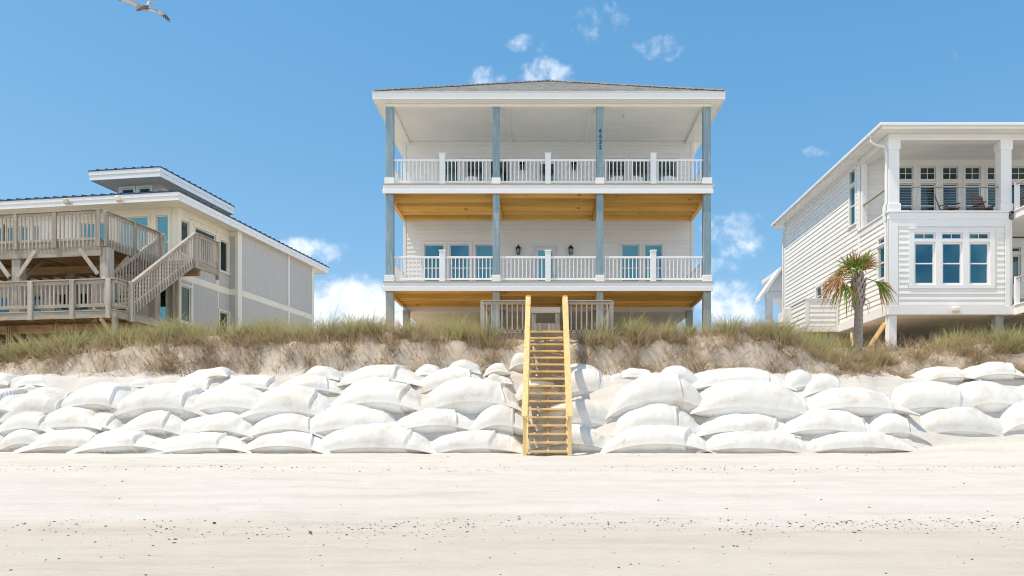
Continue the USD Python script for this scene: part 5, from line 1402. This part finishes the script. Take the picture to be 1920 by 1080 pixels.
# green marram along the crest and behind it
def tufts(N, d0, d1, sc, thr, sd, gap=True):
    cx_ = rng.uniform(-24, 24, N); cy_ = scarp(cx_) + rng.uniform(d0, d1, N)
    k_ = keep_mask(cx_, cy_, sc, thr, sd) & ((stair_gap(cx_, cy_) & land_gap(cx_, cy_)) if gap else (np.abs(cx_ - 0.08) > 0.9))
    return cx_[k_], cy_[k_]


G1 = blades(*clump_blades(*tufts(560, 3.0, 4.4, 1.3, 0.49, 31), 48, 0.17, (0.45, 0.95), (0.013, 0.024), (0.02, 0.40), (0.4, 1.7), (0.0, 0.25)))
_gx, _gy = tufts(520, 4.3, 7.0, 1.0, 0.46, 33); _k = ((_gx > -9.4) | (_gy < 23.4)) & ((_gx < 9.3) | (rng.random(len(_gx)) < 0.5)); _gx, _gy = _gx[_k], _gy[_k]
G2 = blades(*clump_blades(_gx, _gy, 40, 0.2, (0.5, 1.05), (0.014, 0.026), (0.02, 0.40), (0.4, 1.5), (0.0, 0.25)))
def lawn(name, mat, *sets):
    mm = MB()
    for q in sets:
        mm.add(*q)
    v, f = mm.mesh()
    n_ = rng.normal(0, 0.30, (len(v) // 7 + 1, 3)).repeat(7, 0)[:len(v)] + [-0.15, -0.35, 0.85]     # normals bent upward, so blades shade brighter, like a flat sward
    obj(name, (v, f), mat, None, kind='stuff', normals=n_ / np.linalg.norm(n_, axis=1, keepdims=True))


# straw on the scarp: hanging mats and tussocks
S1 = blades(*clump_blades(*tufts(1900, 2.15, 3.75, 1.5, 0.37, 47, False), 21, 0.22, (0.30, 0.70), (0.012, 0.022), (0.5, 1.45), (0.4, 1.8), (-math.pi / 2, 0.62)))
S2 = blades(*clump_blades(*tufts(640, 2.8, 5.4, 1.1, 0.38, 48), 30, 0.15, (0.35, 0.85), (0.011, 0.020), (0.05, 0.55), (0.3, 1.7)))
S4 = blades(*clump_blades(*tufts(480, 1.75, 2.5, 0.9, 0.45, 49, False), 22, 0.2, (0.2, 0.5), (0.011, 0.018), (0.6, 1.5), (0.4, 1.8), (-math.pi / 2, 0.6)))
N = 7000                                                   # short thatch
tx = rng.uniform(-24, 24, N); ty = scarp(tx) + rng.uniform(2.2, 4.0, N)
k_ = keep_mask(tx, ty, 1.15, 0.36, 47) & (np.abs(tx - 0.08) > 0.85)
tx, ty = tx[k_], ty[k_]; n_ = len(tx)
S3 = blades(np.stack([tx, ty, ground_z(tx, ty) - 0.01], 1), rng.uniform(0, 2 * math.pi, n_), rng.uniform(0.6, 1.6, n_), rng.uniform(0, 1.4, n_), rng.uniform(0.10, 0.34, n_), rng.uniform(0.010, 0.018, n_))
S5 = blades(*clump_blades(*tufts(200, 2.2, 3.3, 1.2, 0.41, 52, False), 80, 0.11, (0.42, 0.85), (0.010, 0.018), (0.1, 1.0), (1.2, 2.5), (-math.pi / 2, 0.45)))
G3 = blades(*clump_blades(*tufts(130, 3.0, 3.7, 0.9, 0.40, 54), 80, 0.12, (0.6, 1.05), (0.011, 0.020), (0.02, 0.5), (0.6, 2.2), (0.0, 0.2)))
lawn('dry_grass', 'straw_blades', S1, S2, S3, S4, S5)
lawn('dune_grass', 'green_blades', G1, G2, G3)
# roots and loose strands trailing over the sand and the bags
N = 900
tx = rng.uniform(-24, 24, N); ty = scarp(tx) + rng.uniform(1.6, 2.5, N)
k_ = keep_mask(tx, ty, 0.9, 0.5, 77) & (np.abs(tx - 0.08) > 0.9); tx, ty = tx[k_], ty[k_]; n_ = len(tx)
v, f = blades(np.stack([tx, ty, ground_z(tx, ty)], 1), rng.normal(-math.pi / 2, 0.9, n_), rng.uniform(0.9, 1.5, n_), rng.uniform(0.2, 1.4, n_), rng.uniform(0.15, 0.5, n_), rng.uniform(0.006, 0.012, n_))
obj('trailing_roots', (v, f), 'straw_blades', None, kind='stuff')

# yucca-like shrub beside the middle house
shr = []
for px, Y, zt in ((1372, 26.2, 588), (1350, 26.0, 600), (1398, 26.6, 598)):
    x = X_(px, Y); n_ = 90
    b = np.stack([x + rng.normal(0, 0.06, n_), Y + rng.normal(0, 0.06, n_), np.full(n_, 4.65)], 1)
    Hh = Z_(zt, Y) - 4.65
    shr.append((b, rng.uniform(0, 2 * math.pi, n_), rng.uniform(0.05, 0.7, n_), rng.uniform(0.1, 1.1, n_), rng.uniform(0.75, 1.12, n_) * Hh, rng.uniform(0.03, 0.05, n_)))
for (lab, S) in zip(('spiky green shrub, tallest of three beside the middle house', 'spiky green shrub nearest the last post of the middle house', 'spiky green shrub furthest right in the gap between the houses'), shr):
    t = thing('spiky_shrub', lab, 'shrub', (float(S[0][:, 0].mean()), float(S[0][:, 1].mean()), 4.6), group='green shrubs beside the middle house')
    v, f = blades(*S, segs=4)
    obj('crown', (v, f), 'shrub_green', t)

# ------------------------------------------------------------------ the palm
PXX, PYY = X_(1609, 24.4), 24.4
pz0, pz1, pz2, pz3 = 3.9, Z_(577, PYY), Z_(541, PYY), Z_(522, PYY)
palm = thing('palm_tree', 'wind-torn cabbage palm, half brown, in front of the white clapboard house', 'palm tree', (PXX, PYY, 4.2))
m = MB()
zz = np.linspace(pz0, pz1 + 0.1, 26)
m.tube([(PXX + 0.02 * math.sin(z * 1.3), PYY, z) for z in zz], [0.148 - 0.020 * (k / 25) + 0.006 * (k % 2) for k in range(26)], 16)
m.build('trunk', 'trunk_bark', palm, smooth=50)
m = MB(); m.tube([(PXX, PYY, pz1), (PXX, PYY, (pz1 + pz2) / 2), (PXX, PYY, pz3)], [0.130, 0.155, 0.10], 12)
core = m.build('crown_shaft', 'boot_bark', palm, smooth=60)
for k in range(58):                                        # old leaf bases round the shaft
    t = k / 58; a = k * 2.4; z = pz1 + (pz3 - pz1) * t
    d = np.array([math.cos(a), math.sin(a), 0.0]); p = np.array([PXX, PYY, z]) + d * (0.125 + 0.035 * math.sin(t * math.pi))
    MB().bar(p - [0, 0, 0.05], p + d * rng.uniform(0.03, 0.11) + [0, 0, rng.uniform(0.16, 0.30)], 0.075, 0.03, 0.006, up=d).build('leaf_base', 'boot_bark', core)
for k in range(7):
    a = rng.uniform(0, 6.28); d = np.array([math.cos(a), math.sin(a), 0.0]); p = np.array([PXX, PYY, pz1 + rng.uniform(0, 0.5)]) + d * 0.18
    MB().tube([p, p + d * 0.14 - [0, 0, 0.10], p + d * 0.18 - [0, 0, 0.38]], [0.016, 0.013, 0.006], 5).build('dead_stalk', 'boot_bark', core)


def frond(dirv, pet, R, droop, mat, sd, spread=2.6, nleaf=23):
    r = np.random.default_rng(sd)
    d = np.asarray(dirv, float); d /= np.linalg.norm(d)
    o = np.array([PXX, PYY, pz3 - 0.05])
    side = np.cross(d, [0, 0, 1.0]); side /= np.linalg.norm(side); upv = np.cross(side, d)
    side = side * math.cos(r.uniform(-0.9, 0.9)) + upv * math.sin(r.uniform(-0.9, 0.9)); side /= np.linalg.norm(side)
    st = []
    for k in range(6):
        t = k / 5; st.append(o + d * pet * t + np.array([0, 0, -0.5 * droop * pet * t * t]))
    m = MB(); m.tube(st, np.linspace(0.018, 0.010, 6), 6)
    hub, dd = st[-1], st[-1] - st[-2]; dd /= np.linalg.norm(dd)
    side = side - dd * np.dot(side, dd); side /= np.linalg.norm(side); nrm = np.cross(side, dd)
    for k in range(nleaf):
        a = (k / (nleaf - 1) - 0.5) * spread + r.normal(0, 0.10)
        ld = dd * math.cos(a) + side * math.sin(a) + nrm * (0.25 * abs(math.sin(a)) + r.normal(0, 0.24))
        ld /= np.linalg.norm(ld)
        Rk = R * (0.72 + 0.28 * math.cos(a * 0.7)) * r.uniform(0.8, 1.1)
        wv = np.cross(ld, nrm); wv = wv / np.linalg.norm(wv) * math.cos(0.6) + nrm * math.sin(0.6) * (1 if k % 2 else -1)
        pts = []
        n_ = 5
        for q in range(n_ + 1):
            t = q / n_
            pts.append(hub + ld * Rk * t + np.array([r.normal(0, 0.01) + 0.10 * R * t * t, 0, -droop * Rk * (t ** 2.2) * r.uniform(0.75, 1.2)]))
        v, f = [], []
        for q in range(n_):
            t = q / n_; w = 0.021 * (0.55 + 1.1 * t if t < 0.4 else 1.0 * (1 - ((t - 0.4) / 0.6) ** 1.5) + 0.1)
            v += [pts[q] - wv * w, pts[q] + wv * w]
        v.append(pts[n_])
        for q in range(n_ - 1):
            f += [(2 * q, 2 * q + 1, 2 * q + 3), (2 * q, 2 * q + 3, 2 * q + 2)]
        f.append((2 * n_ - 2, 2 * n_ - 1, 2 * n_))
        m.add(np.array(v), np.array(f))
    m.build('frond', mat, palm)


FR_ = [((-1.0, -0.25, 0.35), 0.62, 0.8, 0.55, 'palm_brown'), ((-1.0, 0.1, 0.6), 0.6, 0.75, 0.9, 'palm_brown'), ((-0.15, -0.2, 1.0), 0.6, 0.7, 0.6, 'palm_brown'), ((-0.9, 0.3, 0.25), 0.66, 0.70, 0.6, 'palm_brown'), ((-0.95, -0.35, 0.02), 0.5, 0.66, 0.65, 'palm_brown'), ((-0.75, -0.5, 0.1), 0.6, 0.6, 1.0, 'palm_green'),
       ((-0.35, -0.5, 0.9), 0.48, 0.78, 0.35, 'palm_green'), ((-0.5, 0.1, 0.95), 0.5, 0.75, 0.4, 'palm_green'), ((-0.1, 0.25, 1.0), 0.6, 0.72, 0.3, 'palm_brown'), ((0.12, -0.3, 1.0), 0.5, 0.70, 0.45, 'palm_brown'),
       ((0.35, -0.1, 1.0), 0.55, 0.62, 0.2, 'palm_green'), ((0.25, -0.4, 0.9), 0.42, 0.6, 0.5, 'palm_brown'), ((1.0, -0.15, 0.30), 0.62, 0.55, 0.95, 'palm_brown'), ((0.9, -0.4, 0.28), 0.5, 0.5, 0.9, 'palm_green'), 
       ((-0.6, -0.3, -0.4), 0.28, 0.42, 0.6, 'palm_brown'), ((-0.3, -0.5, 0.55), 0.45, 0.66, 0.5, 'palm_green'), ((-0.6, -0.2, 0.6), 0.5, 0.7, 0.6, 'palm_brown'), ((0.05, -0.4, 1.0), 0.45, 0.6, 0.3, 'palm_green'), ((0.3, 0.3, 0.9), 0.55, 0.6, 0.5, 'palm_brown'), ((-0.8, 0.2, 0.7), 0.55, 0.6, 0.6, 'palm_green')]
for k, (d, p, R, dr, mt) in enumerate(FR_):
    frond(d, p * 1.05, R * 1.06, dr, mt, 500 + k, spread=2.2 if mt == 'palm_green' else 1.9)

# ------------------------------------------------------------------ the pelican
def chain(joints):
    """hull of spheres along joints, added to one body"""
    out = None
    for (p, r), (q, s) in zip(joints[:-1], joints[1:]):
        a = manifold3d.Manifold.sphere(r, 20).translate([float(t) for t in p]); b = manifold3d.Manifold.sphere(s, 20).translate([float(t) for t in q])
        h = manifold3d.Manifold.batch_hull([a, b]); out = h if out is None else out + h
    return out


def wing(pts, chords, th=0.022):
    """pts: spine of the leading edge; chords: vector to the trailing edge at each"""
    out = None
    for k in range(len(pts) - 1):
        vs = []
        for j in (k, k + 1):
            p, c = np.array(pts[j]), np.array(chords[j])
            n = np.array([-0.2, -0.3, 0.95]) * th * (1.2 - 0.28 * j)
            for s_ in (0.0, 0.3, 1.0):
                q = p + c * s_ + np.array([0, 0, 0.03]) * math.sin(s_ * math.pi); e = n * (0.6 if s_ == 0 else 1.0 if s_ < 0.5 else 0.25)
                vs += [q + e, q - e]
        h = manifold3d.Manifold.hull_points(np.array(vs)); out = h if out is None else out + h
    return out


body = chain([((-0.24, -0.10, -0.17), 0.025), ((-0.16, -0.05, -0.11), 0.055), ((-0.02, 0.0, 0.0), 0.088), ((0.11, 0.03, 0.06), 0.072), ((0.17, 0.05, 0.14), 0.045), ((0.17, 0.05, 0.22), 0.05), ((0.24, 0.05, 0.24), 0.062), ((0.30, 0.03, 0.20), 0.035), ((0.52, -0.06, 0.06), 0.012)])
cl = np.array([-0.10, -0.22, -0.20])
body += wing([(0.02, 0.10, 0.06), (-0.42, 0.12, 0.30), (-0.80, 0.08, 0.40), (-1.20, -0.05, 0.42)], [cl, cl * 0.95, cl * 0.8 + [-0.08, 0, 0], [-0.10, -0.05, -0.03]])
body += wing([(0.08, 0.10, 0.02), (0.42, 0.12, -0.03), (0.80, 0.10, -0.14), (1.12, -0.02, -0.52)], [cl, cl * 0.95 + [0.05, 0, 0], cl * 0.8, [-0.05, -0.05, -0.06]])
for k in range(5):                                          # primary feathers as fingers at each tip
    a = 0.18 * k
    body += wing([(-1.02 + 0.03 * k, 0.02 - 0.05 * k, 0.42 - 0.03 * k), (-1.36 + 0.09 * k, -0.05 - 0.08 * k, 0.40 - 0.06 * k)], [[-0.02, -0.05, -0.03], [-0.01, -0.015, -0.01]], 0.008)
    body += wing([(0.98 - 0.03 * k, 0.04 - 0.05 * k, -0.34 - 0.01 * k), (1.14 - 0.06 * k, -0.05 - 0.06 * k, -0.66 + 0.03 * k)], [[-0.03, -0.05, -0.02], [-0.01, -0.015, -0.01]], 0.008)
body = body.refine_to_length(0.05)
bm = body.to_mesh(); tm = trimesh.Trimesh(bm.vert_properties[:, :3], bm.tri_verts, process=True)
trimesh.smoothing.filter_taubin(tm, iterations=4)
bv = np.array(tm.vertices)
bc = np.tile(np.array([0.20, 0.155, 0.125]), (len(bv), 1))
bc[(bv[:, 2] > 0.10) & (bv[:, 0] > 0.10) & (bv[:, 0] < 0.34)] = (0.78, 0.75, 0.68)
bc[(bv[:, 0] > 0.34) & (bv[:, 0] < 0.6) & (np.abs(bv[:, 1]) < 0.1) & (bv[:, 2] > 0.0)] = (0.42, 0.36, 0.30)
bc[(np.abs(bv[:, 0]) > 0.88)] = (0.055, 0.05, 0.05)
mid_ = (np.abs(bv[:, 0]) > 0.25) & (np.abs(bv[:, 0]) < 0.88) & (bv[:, 1] < 0.03)
bc[mid_] = (0.36, 0.30, 0.26)
lookmat('feathers', {'at': ('attribute', {'attribute': 'tint'}), 'g': ('geometry', {}), 'n': ('noise_texture', {'scale': 30.0, 'detail': 3.0}), 'r': ('rgb_ramp', {'ramp': [(0.3, (0.7, 0.7, 0.7)), (0.7, (1.1, 1.1, 1.1))]}), 'mx': ('mix_color', {'blend_type': 'multiply', 'fac': 1.0}), 'p': ('principled_bsdf', {'roughness': 0.8})},
        [('g.position', 'n.vector'), ('n.fac', 'r.fac'), ('at.color', 'mx.a'), ('r.color', 'mx.b'), ('mx.result', 'p.base_color')])
BY = 31.0
bird = thing('pelican', 'brown pelican with a pale head gliding high at the upper left', 'pelican', (X_(269, BY), BY, Z_(14, BY)))
_origin[bird] = (0, 0, 0)
bp = obj('body', (bv, tm.faces), 'feathers', bird, smooth=True)
UsdGeom.PrimvarsAPI(stage.GetPrimAtPath(bp)).CreatePrimvar('tint', Sdf.ValueTypeNames.Color3fArray, 'vertex').Set(Vt.Vec3fArray.FromNumpy(bc.astype(np.float32)))

# ------------------------------------------------------------------ shells and pebbles
ico = trimesh.creation.icosahedron()
iv, if_ = np.array(ico.vertices), np.array(ico.faces)


def pebbles(x, y, size):
    n = len(x)
    sc = np.stack([rng.uniform(0.7, 1.4, n), rng.uniform(0.6, 1.2, n), rng.uniform(0.25, 0.6, n)], 1) * size[:, None]
    a = rng.uniform(0, 6.28, n)
    V = iv[None] * rng.uniform(0.8, 1.2, (n, 12, 1)) * sc[:, None]
    V = np.stack([V[..., 0] * np.cos(a)[:, None] - V[..., 1] * np.sin(a)[:, None], V[..., 0] * np.sin(a)[:, None] + V[..., 1] * np.cos(a)[:, None], V[..., 2]], -1)
    V = V + np.stack([x, y, ground_z(x, y) + size * 0.18], 1)[:, None]
    return V.reshape(-1, 3), (if_[None] + (np.arange(n) * 12)[:, None, None]).reshape(-1, 3)


px_, py_, sz_ = [], [], []
wob = lambda x, s: 0.35 * (meshkit.fbm(np.stack([x * 0.35, x * 0, x * 0 + s], -1), 3, 61) - 0.5) * 3
x = rng.uniform(-13, 13, 2900); px_.append(x); py_.append(10.0 + wob(x, 0) + rng.normal(0, 0.26, len(x)) - 0.25 * rng.exponential(0.8, len(x))); sz_.append(rng.lognormal(math.log(0.0075), 0.5, len(x)))
x = rng.uniform(-11, 13, 700); px_.append(x); py_.append(rng.uniform(6.6, 10.2, len(x))); sz_.append(rng.lognormal(math.log(0.009), 0.5, len(x)))
x = rng.uniform(-15, 18, 900); px_.append(x); py_.append(15.55 + 0.6 * wob(x, 5) + rng.normal(0, 0.22, len(x))); sz_.append(rng.lognormal(math.log(0.010), 0.5, len(x)))
x = rng.uniform(-14, 16, 260); px_.append(x); py_.append(rng.uniform(10.5, 18.4, len(x))); sz_.append(rng.lognormal(math.log(0.009), 0.5, len(x)))
x, y, s_ = np.concatenate(px_), np.concatenate(py_), np.clip(np.concatenate(sz_), 0.003, 0.024)
keep = meshkit.fbm(np.stack([x * 0.8, y * 0.8, x * 0], -1), 3, 91) + rng.uniform(-0.25, 0.25, len(x)) > 0.42
v, f = pebbles(x[keep], y[keep], s_[keep])
obj('shells_and_pebbles', (v, f), 'pebble_mix', None, kind='stuff')
